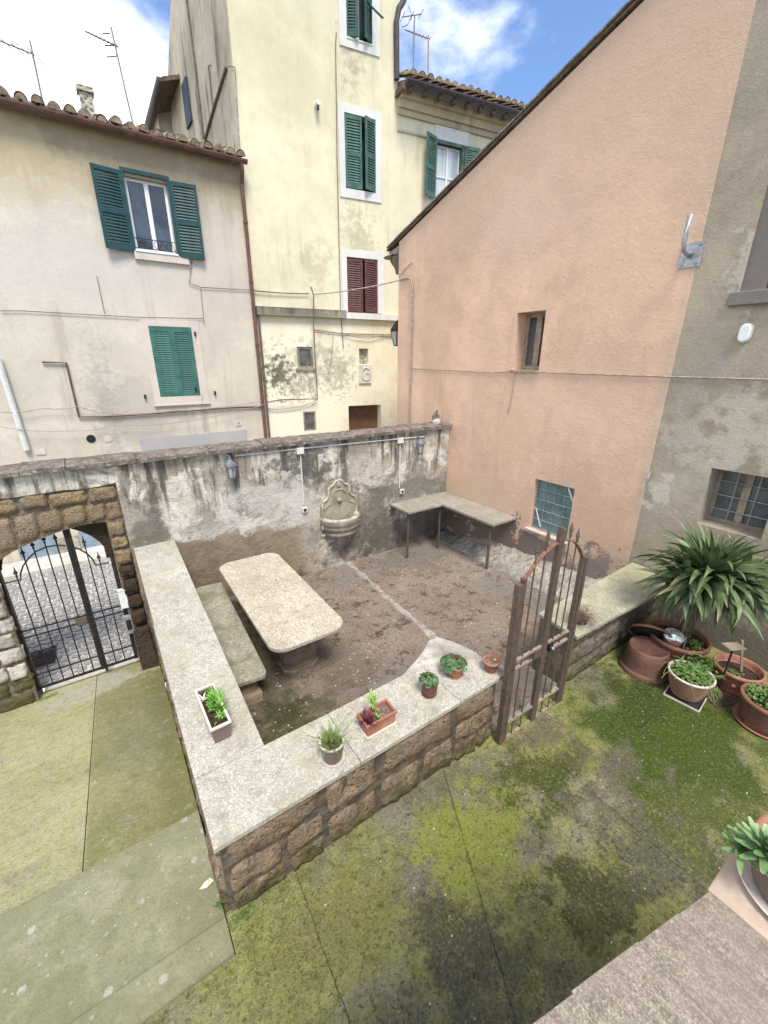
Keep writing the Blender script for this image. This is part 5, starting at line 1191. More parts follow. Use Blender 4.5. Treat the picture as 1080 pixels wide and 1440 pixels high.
cslab([(.56, 3.60), (.90, 3.56), (.945, 3.58), (.965, 3.63), (1.05, 5.80), (.68, 5.84)], bn, MAT['bench'], .05, zf=lambda x, y: .23, bev=.010, name='seat')
for y in (3.76, 5.5): MB().box(.62, .86, y-.09, y+.09, fz(.8, y)-.03, .178).build('leg', MAT['leg'], bn, bevel=.01)
for y in (3.72,): MB().box(.60, .90, y-.11, y+.15, fz(.8, y)-.03, fz(.8, y)+.10).build('leg_base', MAT['leg'], bn, bevel=.01)
lt = thing('corner_counter', 'grey stone L shaped counter on thin metal legs in the far corner of the courtyard', 'counter', (5.3, 5.6, -.2))
cslab([(4.30, 5.585), (4.33, 5.56), (5.10, 5.56), (5.10, 5.60), (5.10, 6.145), (4.29, 6.145)], lt, MAT['counter'], .04, zf=lambda x, y: .725, name='countertop', bev=.004)
cslab([(5.104, 4.30), (5.712, 4.32), (5.712, 6.145), (5.104, 6.145)], lt, MAT['counter'], .04, zf=lambda x, y: .728, name='countertop', bev=.004)
for x, y in ((4.37, 5.66), (5.14, 5.66), (5.16, 4.40)): MB().tube([(x, y, fz(x, y)-.02), (x, y, .685)], .024, 10).build('leg', MAT['rust'], lt)
MB().box(4.35, 5.10, 5.63, 5.67, .652, .684).build('apron', MAT['rust'], lt); MB().box(5.12, 5.16, 4.38, 5.62, .652, .684).build('apron', MAT['rust'], lt)

# ---- wall fountain
ft = thing('wall_fountain', 'small carved stone wall fountain with a scalloped back and half round basin', 'fountain', (3.19, Y0, .3))
fx = 3.19
half = [(0, 1.385), (.06, 1.37), (.09, 1.33), (.11, 1.30), (.16, 1.29), (.20, 1.24), (.215, 1.12), (.245, 1.08), (.30, 1.05), (.335, .98), (.34, .55)]
outl = [(x, z) for x, z in reversed(half)]; outl = [(-x, z) for x, z in half][::-1]+half[1:]
mb = MB(); mb.prism([(fx+x, Y0-.06, z) for x, z in outl], (0, .057, 0)); mb.build('back_plate', MAT['fount'], ft, bevel=.008)
mb = MB(); P = [(fx+x*.985, Y0-.068, z-.006) for x, z in outl]
mb.tube([Vector(p) for p in P], .020, 6, False).build('rim_moulding', MAT['founrim'], ft)
mb = MB()
for s_ in (-1, 1):
    mb.tube([(fx+s_*.29, Y0-.065, .74), (fx+s_*.28, Y0-.068, .92), (fx+s_*.17, Y0-.068, .99), (fx+s_*.14, Y0-.068, 1.12), (fx+s_*.08, Y0-.068, 1.20), (fx, Y0-.068, 1.215)], .012, 5)
mb.build('panel_moulding', MAT['fount'], ft)
MB().lathe((fx, Y0-.06, 1.02), [(.05, 0), (.045, .02), (.02, .035), (.012, .05), (.0001, .05)], 12, Matrix(((1, 0, 0), (0, 0, -1), (0, 1, 0)))).build('rosette', MAT['fount'], ft)
MB().lathe((fx, Y0-.06, 1.31), [(.055, 0), (.05, .02), (.0001, .03)], 12, Matrix(((1, 0, 0), (0, 0, -1), (0, 1, 0)))).build('crest_boss', MAT['fount'], ft)
bz = .30
prof = [(.0001, bz), (.15, bz+.01), (.22, bz+.05), (.25, bz+.10), (.29, bz+.12), (.30, bz+.17), (.275, bz+.19), (.32, bz+.23), (.345, bz+.27), (.33, bz+.30), (.345, bz+.32), (.365, bz+.37), (.365, bz+.42)]
MB().lathe((fx, Y0-.03, 0), prof, 26, None, pi, 2*pi, 1, .92).build('basin', MAT['fount'], ft, smooth=True)
MB().lathe((fx, Y0-.03, 0), [(.365, bz+.421), (.365, bz+.44), (.345, bz+.452), (.30, bz+.452), (.285, bz+.44), (.27, bz+.30), (.2, bz+.2), (.0001, bz+.18)], 26, None, pi, 2*pi, 1, .92).build('basin_rim', MAT['founrim'], ft, smooth=True)
mb = MB(); mb.tube([(fx-.27, Y0-.03, bz+.12), (fx-.33, Y0-.0, bz+.10)], .03, 6); mb.tube([(fx+.29, Y0-.04, bz+.22), (fx+.40, Y0, bz+.26)], .035, 6); mb.build('mortar_lug', MAT['lime'], ft)
tag(MB().box(fx-.16, fx-.06, Y0-.018, Y0-.002, 1.40, 2.0).build('pipe_chase', MAT['garden']), 'narrow raised mortar strip up the wall above the fountain', 'mortar strip')

# ---- electrics on the garden wall
cd_ = thing('conduit', 'pale plastic conduit along the garden wall under its coping with two drops to sockets', 'conduit', (3, Y0, 1.9))
yc = Y0-.015
P = [at(330, 641, 1, yc), at(421, 631, 1, yc), at(562, 617, 1, yc), at(596, 614, 1, yc)]
MB().tube(P, .0125, 6).build('pipe', MAT['conduit'], cd_)
for (a_, b_) in (((422.5, 640), (427, 710)), ((562.5, 625), (564, 686))):
    p, q = at(*a_, 1, yc), at(*b_, 1, yc); MB().tube([p, Vector((p.x, p.y, q.z))], .011, 6).build('pipe', MAT['conduit'], cd_)
for px, py in ((421, 633.5), (562, 619)):
    p = at(px, py, 1, Y0); MB().box(p.x-.058, p.x+.058, Y0-.05, Y0-.002, p.z-.052, p.z+.052).build('junction_box', MAT['conduit'], cd_, bevel=.005)
for px, py in ((427.5, 716), (564, 690.5)):
    p = at(px, py, 1, Y0); s_ = MB().box(p.x-.045, p.x+.045, Y0-.05, Y0-.002, p.z-.043, p.z+.043).build('socket', MAT['conduit'], cd_, bevel=.004)
    MB().box(p.x-.026, p.x+.022, Y0-.056, Y0-.0505, p.z-.022, p.z+.02).build('cover', MAT['black'], s_)
def lantern(px, py):
    p = at(px, py, 1, Y0-.12); t = thing('wall_lantern', 'grey wall lantern on the garden wall nearer the arched gate', 'lantern', p)
    M6 = Matrix.Rotation(pi/6, 3, 'Z')
    MB().lathe(p, [(.0001, .17), (.02, .165), (.022, .14), (.05, .115), (.078, .085), (.088, .06), (.088, .05)], 6, M6).build('roof', MAT['pewter'], t)
    MB().lathe(p, [(.064, .048), (.045, -.115), (.0001, -.12)], 6, M6).build('glass', m_simple('frosted_glass', (.35, .34, .32), .3, .1), t)
    mb = MB()
    for i in range(6):
        q = pi/6+i*pi/3; mb.tube([p+Vector((cos(q)*.071, sin(q)*.071, .05)), p+Vector((cos(q)*.049, sin(q)*.049, -.12))], .0055, 4)
    mb.build('frame', MAT['pewter'], t)
    MB().lathe(p, [(.058, -.118), (.05, -.14), (.0001, -.145)], 6, M6).build('base', MAT['pewter'], t)
    MB().tube([p+Vector((0, .0, .16)), p+Vector((0, .05, .19)), p+Vector((0, .11, .15))], .010, 6).build('bracket', MAT['pewter'], t)
    return t, p
l1, p1 = lantern(325, 660)
p2 = at(591, 628, 1, Y0-.12)
copy_thing(l1, p2, 'grey wall lantern on the garden wall near the orange house above the corner counter', group='lanterns on the garden wall'); l1['group'] = 'lanterns on the garden wall'

# ---- steel hook, oval light, far street lamp, cables on the orange wall
hk = thing('steel_bracket', 'galvanised pipe bracket curving up from a square plate on the orange wall', 'bracket', at(970, 360, 0, W))
a0, a1, b0, b1 = span(FO, (961, 344), (984, 374)); pl_ = MB().fbox(FO, a0, a1, b0, b1, .003, .015).build('plate', MAT['galv'], hk)
for a_ in (a0+.03, a1-.03):
    for b_ in (b0+.03, b1-.03): MB().lathe(FO.p(a_, b_, .015), [(.012, 0), (.012, .01), (.0001, .012)], 6, Matrix((FO.u, FO.v, FO.w)).transposed()).build('bolt', MAT['galv'], pl_)
c_ = (a0+a1)/2; b_ = (b0+b1)/2+.01
MB().tube([FO.p(c_, b_, .01), FO.p(c_-.0, b_-.01, .12), FO.p(c_, b_+.01, .19), FO.p(c_, b_+.06, .225), FO.p(c_, b_+.14, .235), FO.p(c_, b_+.33, .235)], .024, 10).build('pipe', MAT['galv'], hk, smooth=True)
MB().bar(FO.p(c_-.004, b_-.02, .015), FO.p(c_-.004, b_-.03, .10), .006, .05, FO.v).build('gusset', MAT['galv'], hk)
ov = thing('oval_lamp', 'white oval wall lamp on the grey wall below the stone sill', 'lamp', at(1049, 468, 0, W))
a0, a1, b0, b1 = span(FO, (1042, 455), (1056, 482)); rr_ = (a1-a0)/2*.9; am = (a0+a1)/2
P = [(am+rr_*cos(q), b1-rr_+rr_*sin(q)) for q in [pi*i/8 for i in range(9)]]+[(am+rr_*cos(q), b0+rr_+rr_*sin(q)) for q in [pi+pi*i/8 for i in range(9)]]
MB().prism([FO.p(a_, b_, .003) for a_, b_ in P], FO.w*.02).build('base', MAT['conduit'], ov)
MB().prism([FO.p(am+(a_-am)*.85, (b0+b1)/2+(b_-(b0+b1)/2)*.92, .0232) for a_, b_ in P], FO.w*.035).build('cover', MAT['pvc'], ov, bevel=.012)
cable([(579, 518), (640, 521), (690, 524), (722, 522), (800, 525), (950, 530), (1080, 533.5), (1200, 537)], 0, 0, .009, MAT['palecable'], 'long thin cable running level across the orange and grey walls', F=FO, c=.015)
cable([(724, 524), (722, 545), (717, 570), (714, 582)], 0, 0, .006, MAT['palecable'], 'short wire with a looped end hanging below the small orange wall window', F=FO, c=.015)
cable([(563, 394), (572, 391), (578, 393), (580, 405), (579, 470), (577, 540), (575, 597)], 0, 0, .017, MAT['palecable'], 'pair of pale cables running down the far corner of the orange house', F=FO, c=.03)
cable([(561, 390), (570, 378), (580, 369)], 0, 0, .012, MAT['palecable'], 'short slanted cable to an insulator near the far eave of the orange house', F=FO, c=.05)
MB_ = MB().tube([at(915, 664, 0, W-.02), at(911, 672, 0, W-.05), at(908, 690, 0, W-.02)], .011, 6).build('pipe_end', MAT['galv']); tag(MB_, 'short bent metal pipe end sticking out where orange plaster meets grey render', 'pipe')
# street lamp bracket peeking out behind the orange corner
sl = thing('street_lamp', 'black street lantern peeking out past the far corner of the orange house', 'lamp', at(556, 465, 1, 8.4))
p = at(559, 466, 1, 8.35)
mb = MB(); mb.lathe(p, [(.0001, .24), (.05, .20), (.15, .06), (.17, .0), (.0001, .0)], 4, Matrix.Rotation(pi/4, 3, 'Z')).build('cap', MAT['iron'], sl)
mb = MB()
for i in range(4): q = pi/4+i*pi/2; mb.tube([p+Vector((cos(q)*.16, sin(q)*.16, 0)), p+Vector((cos(q)*.08, sin(q)*.08, -.30))], .009, 4)
mb.tube([p+Vector((cos(q)*.08, sin(q)*.08, -.30)) for q in [pi/4+i*pi/2 for i in range(5)]], .009, 4).build('frame', MAT['iron'], sl)
MB().lathe(p, [(.15, -.002), (.075, -.30), (.0001, -.30)], 4, Matrix.Rotation(pi/4, 3, 'Z')).build('glass', MAT['paleglass'], sl)
MB().tube([p+Vector((0, 0, .2)), p+Vector((.2, -.05, .30)), (W+.2, YF+.01, p.z+.30)], .012, 5).build('arm', MAT['iron'], sl)

# ---- ornament and shell shaped stone on the wall top by the orange wall
p = at(613, 594, 1, Y0+.12)
orn = thing('stone_finial', 'small broken stone ornament standing on the garden wall top next to the orange house', 'ornament', (p.x, p.y, 2.13))
z_ = 2.12
MB().lathe((p.x, p.y, z_), [(.085, 0), (.09, .05), (.07, .085), (.04, .10), (.0001, .10)], 10).build('base', MAT['lime'], orn)
mb = MB(); mb.prism([(p.x-.075, p.y-.02, z_+.098), (p.x+.07, p.y-.02, z_+.098), (p.x+.085, p.y-.02, z_+.15), (p.x+.03, p.y-.02, z_+.19), (p.x+.015, p.y-.02, z_+.27), (p.x-.02, p.y-.02, z_+.20), (p.x-.08, p.y-.02, z_+.16)], (0, .05, 0)).build('crest', MAT['walltop'], orn)

# ---- aerials
def aerial(base, top, boom, els, label, mat, el=.25, wid=.5):
    t = thing('roof_aerial', label, 'aerial', base); MB().tube([base, top], .02, 6).build('mast', mat, t)
    b0_, b1_ = boom; MB().tube([b0_, b1_], .016, 5).build('boom', mat, t)
    d = (b1_-b0_); pe = Vector((.35, .9, .15)).normalized()
    for k in range(els): q = b0_+d*(k/(els-1)); wv = wid*(.35+.65*k/(els-1)) if els > 4 else wid; MB().tube([q-pe*wv/2, q+pe*wv/2], .010, 4).build('element', mat, t)
    return t
ya = 13.
q = lambda x, y, Y=13.: at(x, y, 1, Y)
aerial(q(61, 148), q(42, 57), (q(-6, 55), q(48, 77)), 5, 'long thin aerial on the pale house roof at the far left edge', MAT['aerial'], wid=.9)
a1_ = aerial(q(187, 175), q(156, 38), (q(120, 44), q(166, 66)), 9, 'lattice tipped aerial on a tall mast right of the chimney', MAT['aerial'], wid=.28)
mb = MB(); mb.tube([q(144, 47), q(155, 47)], .014, 4); mb.tube([q(147, 64), q(162, 64)], .014, 4); mb.tube([q(150, 80), q(164, 79), q(163, 66)], .014, 4); mb.build('reflector', MAT['aerial'], a1_)
yq = 10.6
q = lambda x, y, Y=12.5: at(x, y, 1, Y)
a2_ = aerial(q(581, 105), q(583, 22), (q(566, 24), q(592, 20)), 3, 'taller aerial with curved reflectors behind the tower roof', MAT['aerial'], wid=.5)
MB().tube([q(574, 8), q(578, 18), q(579, 25), q(573, 35), q(566, 38)], .012, 4).build('reflector', MAT['aerial'], a2_)
aerial(q(602, 122), q(602.5, 50), (q(570, 42), q(604, 55)), 8, 'shorter pinkish aerial right of the taller one behind the tower', MAT['aerialp'], wid=.22)
# ================================================================ PLANTS AND POTS
def blade(mb, base, az, el, L, w_, droop, n=5, fold=.25, tipw=.04, basew=.6, twist=0):
    """one strap shaped leaf: rises at elevation el and bends down by droop radians along its length"""
    p = Vector(base); h = Vector((cos(az), sin(az), 0)); sdir = Vector((-sin(az), cos(az), 0)); vs = []
    for i in range(n+1):
        t = i/n; e = el-droop*t*t
        d = h*cos(e)+Vector((0, 0, 1))*sin(e); up = -h*sin(e)+Vector((0, 0, 1))*cos(e)
        ww = w_*(basew+(1-basew)*min(1, t*3.2)) if t < .35 else w_*(1-((t-.35)/.65)**1.6*(1-tipw))
        s_ = (sdir*cos(twist*t)+up*sin(twist*t))
        vs += [p+s_*ww/2+up*ww*fold, p.copy(), p-s_*ww/2+up*ww*fold]
        p = p+d*(L/n)
    fs = []
    for i in range(n): a_ = i*3; fs += [(a_, a_+1, a_+4, a_+3), (a_+1, a_+2, a_+5, a_+4)]
    mb.add(vs, fs)
def heart(mb, c, az, tilt, r, cup=.15):
    """round leaf on a plane turned to az, tilted"""
    M_ = Matrix.Rotation(az, 3, 'Z') @ Matrix.Rotation(tilt, 3, 'Y'); c = Vector(c)
    P = [(-.15, 0), (-.45, .45), (.1, .85), (.7, .6), (1.05, 0), (.7, -.6), (.1, -.85), (-.45, -.45)]
    vs = [c+M_ @ Vector((.3*r, 0, 0))]+[c+M_ @ Vector((x*r, y*r, cup*r*(x*x+y*y))) for x, y in P]
    mb.add(vs, [(0, 1+i, 1+(i+1) % 8) for i in range(8)])
def pot(t, c, r0, r1, h, rimh, rimw, mat, soil='soil', rimmat=None, n=28, wall=.012, soild=.03, belly=0):
    x, y, z = c; r = lambda s_: r0+(r1-r0)*s_+belly*sin(pi*s_)
    pr = [(.0001, z+.002), (r0*.95, z+.002), (r0, z+.012)]+[(r(k/5), z+.012+(h-rimh-.012)*k/5) for k in range(1, 6)]
    MB().lathe((x, y, 0), pr, n).build('pot_body', MAT[mat], t, smooth=True)
    z1 = z+h-rimh
    pr = [(r1+.0005, z1), (r1+rimw, z1+.003), (r1+rimw*1.1, z+h-.004), (r1+rimw*.6, z+h), (r1-wall, z+h), (r1-wall-.003, z+h-.005), (r1-wall-.006, z+h-soild-.03)]
    MB().lathe((x, y, 0), pr, n).build('pot_rim', MAT[rimmat or mat], t, smooth=True)
    mb = MB(); zs = z+h-soild; vs = [(x, y, zs+.006)]
    for k in (1, 2, 3):
        for i in range(16): q = 2*pi*i/16; rr = (r1-wall-.002)*k/3; vs.append((x+cos(q)*rr, y+sin(q)*rr, zs+.008*nz3(cos(q)*k, sin(q)*k, x*9, 2)))
    fs = [(0, 1+i, 1+(i+1) % 16) for i in range(16)]+[(1+k*16+i, 1+k*16+(i+1) % 16, 17+k*16+(i+1) % 16, 17+k*16+i) for k in range(2) for i in range(16)]
    mb.add(vs, [f[::-1] if len(f) == 4 else f for f in fs]).build('soil', MAT[soil], t)
def saucer(t, c, r, mat, h=.025, n=28):
    x, y, z = c; MB().lathe((x, y, 0), [(.0001, z+.001), (r*.9, z+.001), (r, z+h), (r-.006, z+h), (r*.88, z+.008), (.0001, z+.007)], n).build('saucer', MAT[mat], t, smooth=True)
rnd = random.Random(31); ZC = ZT
def plinth_box(t, x0, x1, y0, y1, z, h, taper, mat, rimmat, soilmat, rot=0, foot=True):
    cx_, cy_ = (x0+x1)/2, (y0+y1)/2
    def R_(x, y, zz): dx, dy = x-cx_, y-cy_; return (cx_+dx*cos(rot)-dy*sin(rot), cy_+dx*sin(rot)+dy*cos(rot), zz)
    b = taper; mb = MB()
    def ring(e, zz): return [R_(x0+e, y0+e, zz), R_(x1-e, y0+e, zz), R_(x1-e, y1-e, zz), R_(x0+e, y1-e, zz)]
    R0, R1, R2, R3 = ring(b, z+.002), ring(.010, z+h-.015), ring(.016, z+h-.015), ring(.020, z+h-.05)
    vs = R0+R1+R2+R3; fs = [(3, 2, 1, 0)]
    for a_ in (0,): fs += [(a_+i, a_+(i+1) % 4, a_+4+(i+1) % 4, a_+4+i) for i in range(4)]
    fs += [(8+i, 8+(i+1) % 4, 12+(i+1) % 4, 12+i)[::-1] for i in range(4)]
    mb.add(vs, fs).build('pot_body', MAT[mat], t)
    A, B, C_, D = ring(0, z+h-.018), ring(0, z+h), ring(.016, z+h), ring(.016, z+h-.03)
    vs = A+B+C_+D; fs = []
    for a_ in (0, 4, 8): fs += [(a_+i, a_+(i+1) % 4, a_+4+(i+1) % 4, a_+4+i) for i in range(4)]
    MB().add(vs, fs).build('pot_rim', MAT[rimmat], t, bevel=.003)
    g_ = ring(.021, z+h-.032); mb = MB(); vs = []; n = 8
    for j in range(n+1):
        for i in range(n+1):
            u, v = i/n, j/n; p = Vector(g_[0])*(1-u)*(1-v)+Vector(g_[1])*u*(1-v)+Vector(g_[2])*u*v+Vector(g_[3])*(1-u)*v; p.z += .008*nz3(p.x*9, p.y*9, 2, 3); vs.append(p)
    mb.add(vs, [(j*(n+1)+i, j*(n+1)+i+1, (j+1)*(n+1)+i+1, (j+1)*(n+1)+i) for j in range(n) for i in range(n)]).build('soil', MAT[soilmat], t)
    return R_
# 1: long taupe planter on the left arm of the parapet
zp1 = ZT+.02
t = thing('planter', 'long taupe planter with bright green leafy plants on the left arm of the low wall', 'planter', (.31, 2.74, zp1))
plinth_box(t, .228, .375, 2.50, 2.965, zp1, .15, .018, 'taupe', 'rim', 'soil', rot=.03)
mb = MB()
for (cx_, cy_, n, L_, w_) in ((.335, 2.78, 40, .12, .020), (.35, 2.68, 34, .12, .018), (.30, 2.74, 14, .08, .018), (.34, 2.60, 24, .055, .018), (.27, 2.55, 8, .03, .012), (.345, 2.86, 14, .09, .014)):
    for k in range(n): blade(mb, (cx_+rnd.uniform(-.02, .02), cy_+rnd.uniform(-.035, .035), zp1+.12), rnd.uniform(0, 2*pi), rnd.uniform(.3, 1.45), L_*rnd.uniform(.5, 1), w_*rnd.uniform(.7, 1.1), rnd.uniform(.3, 1.6), 4, .2, basew=.35)
mb.build('foliage', MAT['bright'], t)
mb = MB()
for k in range(10): blade(mb, (.27+rnd.uniform(-.015, .015), 2.86+rnd.uniform(-.02, .02), zp1+.118), rnd.uniform(0, 6.3), rnd.uniform(0, .7), .06, .012, .5, 3)
mb.build('dead_leaves', MAT['rim'], t)
# 2: round taupe pot with wispy grass
c = (.905, 1.965, ZC); t = thing('potted_grass', 'round taupe pot of wispy yellow green grass on the low wall nearest the camera', 'potted plant', c)
saucer(t, c, .086, 'rim', .018); pot(t, (c[0], c[1], ZC+.008), .066, .085, .15, .012, .003, 'taupe', 'soil', 'rim', soild=.02)
mb = MB()
for k in range(190):
    r_, q = rnd.random()**.5*.06, rnd.uniform(0, 6.283); lon = k < 46
    blade(mb, (c[0]-.012+cos(q)*r_, c[1]+sin(q)*r_*.9, ZC+.135), rnd.gauss(q, .8), rnd.uniform(.5, 1.5), rnd.uniform(.16, .30) if lon else rnd.uniform(.04, .11), .0035 if lon else .007, rnd.uniform(.8, 2.6) if lon else rnd.uniform(.2, 1.6), 6 if lon else 3, .1, basew=.8)
mb.build('grass', MAT['grassy'], t)
# 3: rectangular terracotta planter, burgundy and lime plants
zp = ZC; t = thing('planter', 'short rectangular terracotta planter with a burgundy and a lime plant on the front low wall', 'planter', (1.31, 2.02, zp))
plinth_box(t, 1.175, 1.445, 1.945, 2.095, zp+.012, .115, .014, 'terra2', 'terra2', 'soil2', rot=.0)
MB().fbox(Z, 1.178, 1.442, 1.948, 2.092, zp+.001, zp+.013).build('tray', MAT['rim'], t, bevel=.003)
mb = MB()
for k in range(90): blade(mb, (1.215+rnd.uniform(-.02, .02), 2.00+rnd.uniform(-.02, .02), zp+.11), rnd.uniform(0, 6.3), rnd.uniform(-.1, 1.3), rnd.uniform(.05, .105), .010, rnd.uniform(.3, 1.5), 4, .15, basew=.5)
mb.build('burgundy_foliage', MAT['burg'], t)
mb = MB(); mb.tube([(1.315, 2.03, zp+.09), (1.305, 2.06, zp+.16), (1.30, 2.08, zp+.22)], .004, 5)
for k in range(46):
    zz = rnd.uniform(.14, .25); blade(mb, (1.305+rnd.uniform(-.014, .014), 2.06+(zz-.16)*.3, zp+zz), rnd.uniform(0, 6.3), rnd.uniform(-.2, 1.0), rnd.uniform(.03, .06), .014, .8, 3, .15, basew=.4)
for k in range(10): blade(mb, (1.30, 1.99, zp+.10), rnd.uniform(0, 6.3), rnd.uniform(.3, 1.3), .05, .018, .5, 3, .2)
mb.build('lime_foliage', MAT['lime_leaf'], t)
# 4, 5: two cyclamen like pots
def leafy(t, c, R_, n, z0, dome, mat, lr=(.014, .024), name='foliage'):
    mb = MB()
    for k in range(n):
        q = rnd.uniform(0, 6.283); r_ = R_*math.sqrt(rnd.random()); zz = z0+dome*(1-(r_/R_)**2)+rnd.uniform(-.012, .008)
        heart(mb, (c[0]+cos(q)*r_, c[1]+sin(q)*r_, zz), q+rnd.uniform(-.6, .6), rnd.uniform(-.1, .5)+.6*r_/R_, rnd.uniform(*lr))
    return mb.build(name, MAT[mat], t)
c = (1.845, 2.045, ZC); t = thing('potted_cyclamen', 'dark green leafy plant in a plain straight brown pot on the low wall', 'potted plant', c)
saucer(t, (c[0]-.004, c[1], ZC), .064, 'terra3', .012); pot(t, (c[0], c[1], ZC+.006), .060, .066, .135, .03, .0015, 'terra3', 'soil', soild=.018)
leafy(t, (c[0]-.012, c[1]+.008), .074, 85, ZC+.145, .045, 'cycl')
c = (2.175, 2.10, ZC); t = thing('potted_cyclamen', 'dark leafy plant with reddish buds in a wide pink terracotta pot on the low wall', 'potted plant', c)
saucer(t, (c[0], c[1], ZC), .078, 'terra2', .014); pot(t, (c[0], c[1], ZC+.006), .066, .082, .105, .03, .005, 'terra2', 'soil', soild=.015)
leafy(t, (c[0]-.004, c[1]+.012), .108, 135, ZC+.115, .05, 'cycl', (.016, .027))
mb = MB()
for k in range(24): blade(mb, (c[0]+rnd.uniform(0, .04), c[1]+rnd.uniform(-.02, .03), ZC+.15), rnd.uniform(0, 6.3), rnd.uniform(.6, 1.5), .035, .008, .3, 2, .1)
mb.build('buds', MAT['burg'], t)
# 6: orange clay pot, nearly bare
c = (2.475, 1.955, ZC); t = thing('clay_pot', 'orange clay pot of bare pale soil with a tiny seedling beside the gate post', 'potted plant', c)
pot(t, c, .052, .070, .115, .025, .008, 'terra', 'soil2', rimmat='terra2', soild=.018, wall=.008)
mb = MB()
for k in range(9): blade(mb, (c[0]+.03, c[1]-.012, ZC+.10), k*.7, .5, .026, .010, .4, 3, .2)
mb.build('seedling', MAT['lime_leaf'], t)
# 7: dried up plant on the right parapet
c = (3.80, 1.93, ZC); t = thing('dried_plant', 'dried brown shrivelled plant in a shallow bowl on the mossy parapet behind the gate', 'dead plant', c)
saucer(t, c, .085, 'rim', .015); MB().lathe((c[0], c[1], 0), [(.07, ZC+.01), (.085, ZC+.075), (.078, ZC+.075), (.06, ZC+.03), (.0001, ZC+.03)], 18).build('bowl', MAT['black'], t)
mb = MB()
for k in range(230):
    q = rnd.uniform(0, 6.283); P = [Vector((c[0]+rnd.gauss(0, .03), c[1]+rnd.gauss(0, .03), ZC+.06))]
    d = Vector((cos(q), sin(q), rnd.uniform(.2, 1.6))).normalized()
    if k % 3 == 0: d = (d+Vector((.5, -.7, -.2))).normalized()
    for s_ in range(5):
        P.append(P[-1]+d*rnd.uniform(.025, .05)); d = (d+Vector((rnd.gauss(0, .35), rnd.gauss(0, .35), rnd.gauss(-.22, .3)))).normalized()
        if P[-1].z < ZC+.01 and P[-1].y > 1.79: P[-1].z = ZC+.01
    mb.tube(P, .0014, 3, False)
mb.build('dry_stems', MAT['dry'], t)

# ---- the corner of big pots
yc_ = Vector((5.0, 1.40, 0))
t = thing('yucca_pot', 'big round terracotta pot in the corner holding the yucca', 'plant pot', (5.0, 1.40, 0))
pot(t, (5.0, 1.40, 0), .20, .285, .37, .05, .014, 'terra', 'soil', soild=.06, n=36)
mb = MB()
for k in range(60): heart(mb, (4.88+rnd.gauss(0, .06), 1.5+rnd.gauss(0, .06), .345+rnd.uniform(0, .03)), rnd.uniform(0, 6.3), rnd.uniform(0, .8), .02)
for k in range(40): heart(mb, (4.98+rnd.gauss(0, .06), 1.22+rnd.gauss(0, .04), .345+rnd.uniform(0, .03)), rnd.uniform(0, 6.3), rnd.uniform(0, .8), .018)
mb.build('small_weeds', MAT['weed'], t)
yu = thing('yucca', 'large yucca with a dense dome of long drooping sword leaves against the grey wall', 'yucca', (5.04, 1.38, .3))
MB().tube([(5.04, 1.38, .28), (5.03, 1.36, .55), (5.02, 1.31, .95), (5.0, 1.30, 1.22)], [.075, .062, .055, .05], 12).build('trunk', MAT['bark'], yu, smooth=True)
def leafmesh(L, w_, droop, seed):
    mb = MB(); blade(mb, (0, 0, 0), 0, 0, L, w_, droop, 7, .22, .02, .55, random.Random(seed).uniform(-.5, .5)); return mb.mesh('leaf', MAT['yucca'] if droop < 1.2 else MAT['yucca'], smooth=True)
LV = [leafmesh(.58, .078, .5, 1), leafmesh(.62, .090, 1.0, 2), leafmesh(.55, .085, 1.5, 3), leafmesh(.48, .078, .3, 4), leafmesh(.6, .075, 1.9, 5)]
r2 = random.Random(77)
tops_ = [((4.98, 1.30, 1.24), 150, 1.08), ((5.18, 1.10, 1.20), 60, .95), ((4.86, 1.44, 1.14), 60, .9)]
for (bx, by, bz_), n_, sc_ in tops_:
    for k in range(n_):
        f = (k+.5)/n_; el = rad(82)-rad(138)*f**.85; az = k*2.39996+r2.uniform(-.25, .25)
        # leaves cannot pass through the house wall: those pointing at it stay short
        tow = max(0, cos(az)); L_ = (1-.42*tow*max(0, cos(el)))*r2.uniform(.8, 1.12)*sc_*(.85 if el < -.3 else 1)*(.86 if el > 1 else 1)
        bi = 0 if el > .9 else r2.choice((0, 1, 1, 2, 4)) if el > -.1 else r2.choice((0, 3, 3, 1))
        piece(LV[bi], 'leaf', yu, (bx+cos(az)*.04, by+sin(az)*.04, bz_-.10*f), (r2.uniform(-.35, .35), -el, az), (L_, 1, L_))
# shiny rounded ornament standing in the yucca pot
p = Vector((4.83, 1.40, .33)); t = thing('silver_ornament', 'shiny rounded silver and brown ornament with two round rings standing in the yucca pot', 'ornament', p)
fw = Vector((-.55, -.42, .72)).normalized(); FOo = Frame(p+Vector((0, 0, .10)), Vector((.55, -.8, -.1)), fw.cross(Vector((.55, -.8, -.1)).normalized()), fw)
Mo = Matrix((FOo.u, FOo.v, FOo.w)).transposed()
MB().lathe(p+Vector((0, 0, -.02)), [(.055, 0), (.085, .03), (.09, .07), (.075, .10), (.0001, .11)], 16).build('body', MAT['terra3'], t, smooth=True)
MB().lathe(FOo.o, [(.105, 0), (.108, .012), (.10, .026), (.0001, .034)], 24, Mo, sx=1, sy=.8).build('face', MAT['chrome'], t, smooth=True)
for s_ in (-1, 1):
    MB().lathe(FOo.p(s_*.034, -.03, .030), [(.026, 0), (.026, .008), (.018, .008), (.018, .002), (.0001, .002)], 14, Mo).build('ring', MAT['galv'], t)
for k in range(4): MB().fbox(FOo, -.07+k*.038, -.04+k*.038, .012, .045, .030, .036).build('leaf_relief', m_simple('grey_green_enamel', (.10, .17, .13), .3) if k == 0 else bpy.data.materials['grey_green_enamel'], t)
MB().fbox(FOo, -.06, .06, -.11, -.078, -.045, -.03).build('base_plate', MAT['chrome'], t)
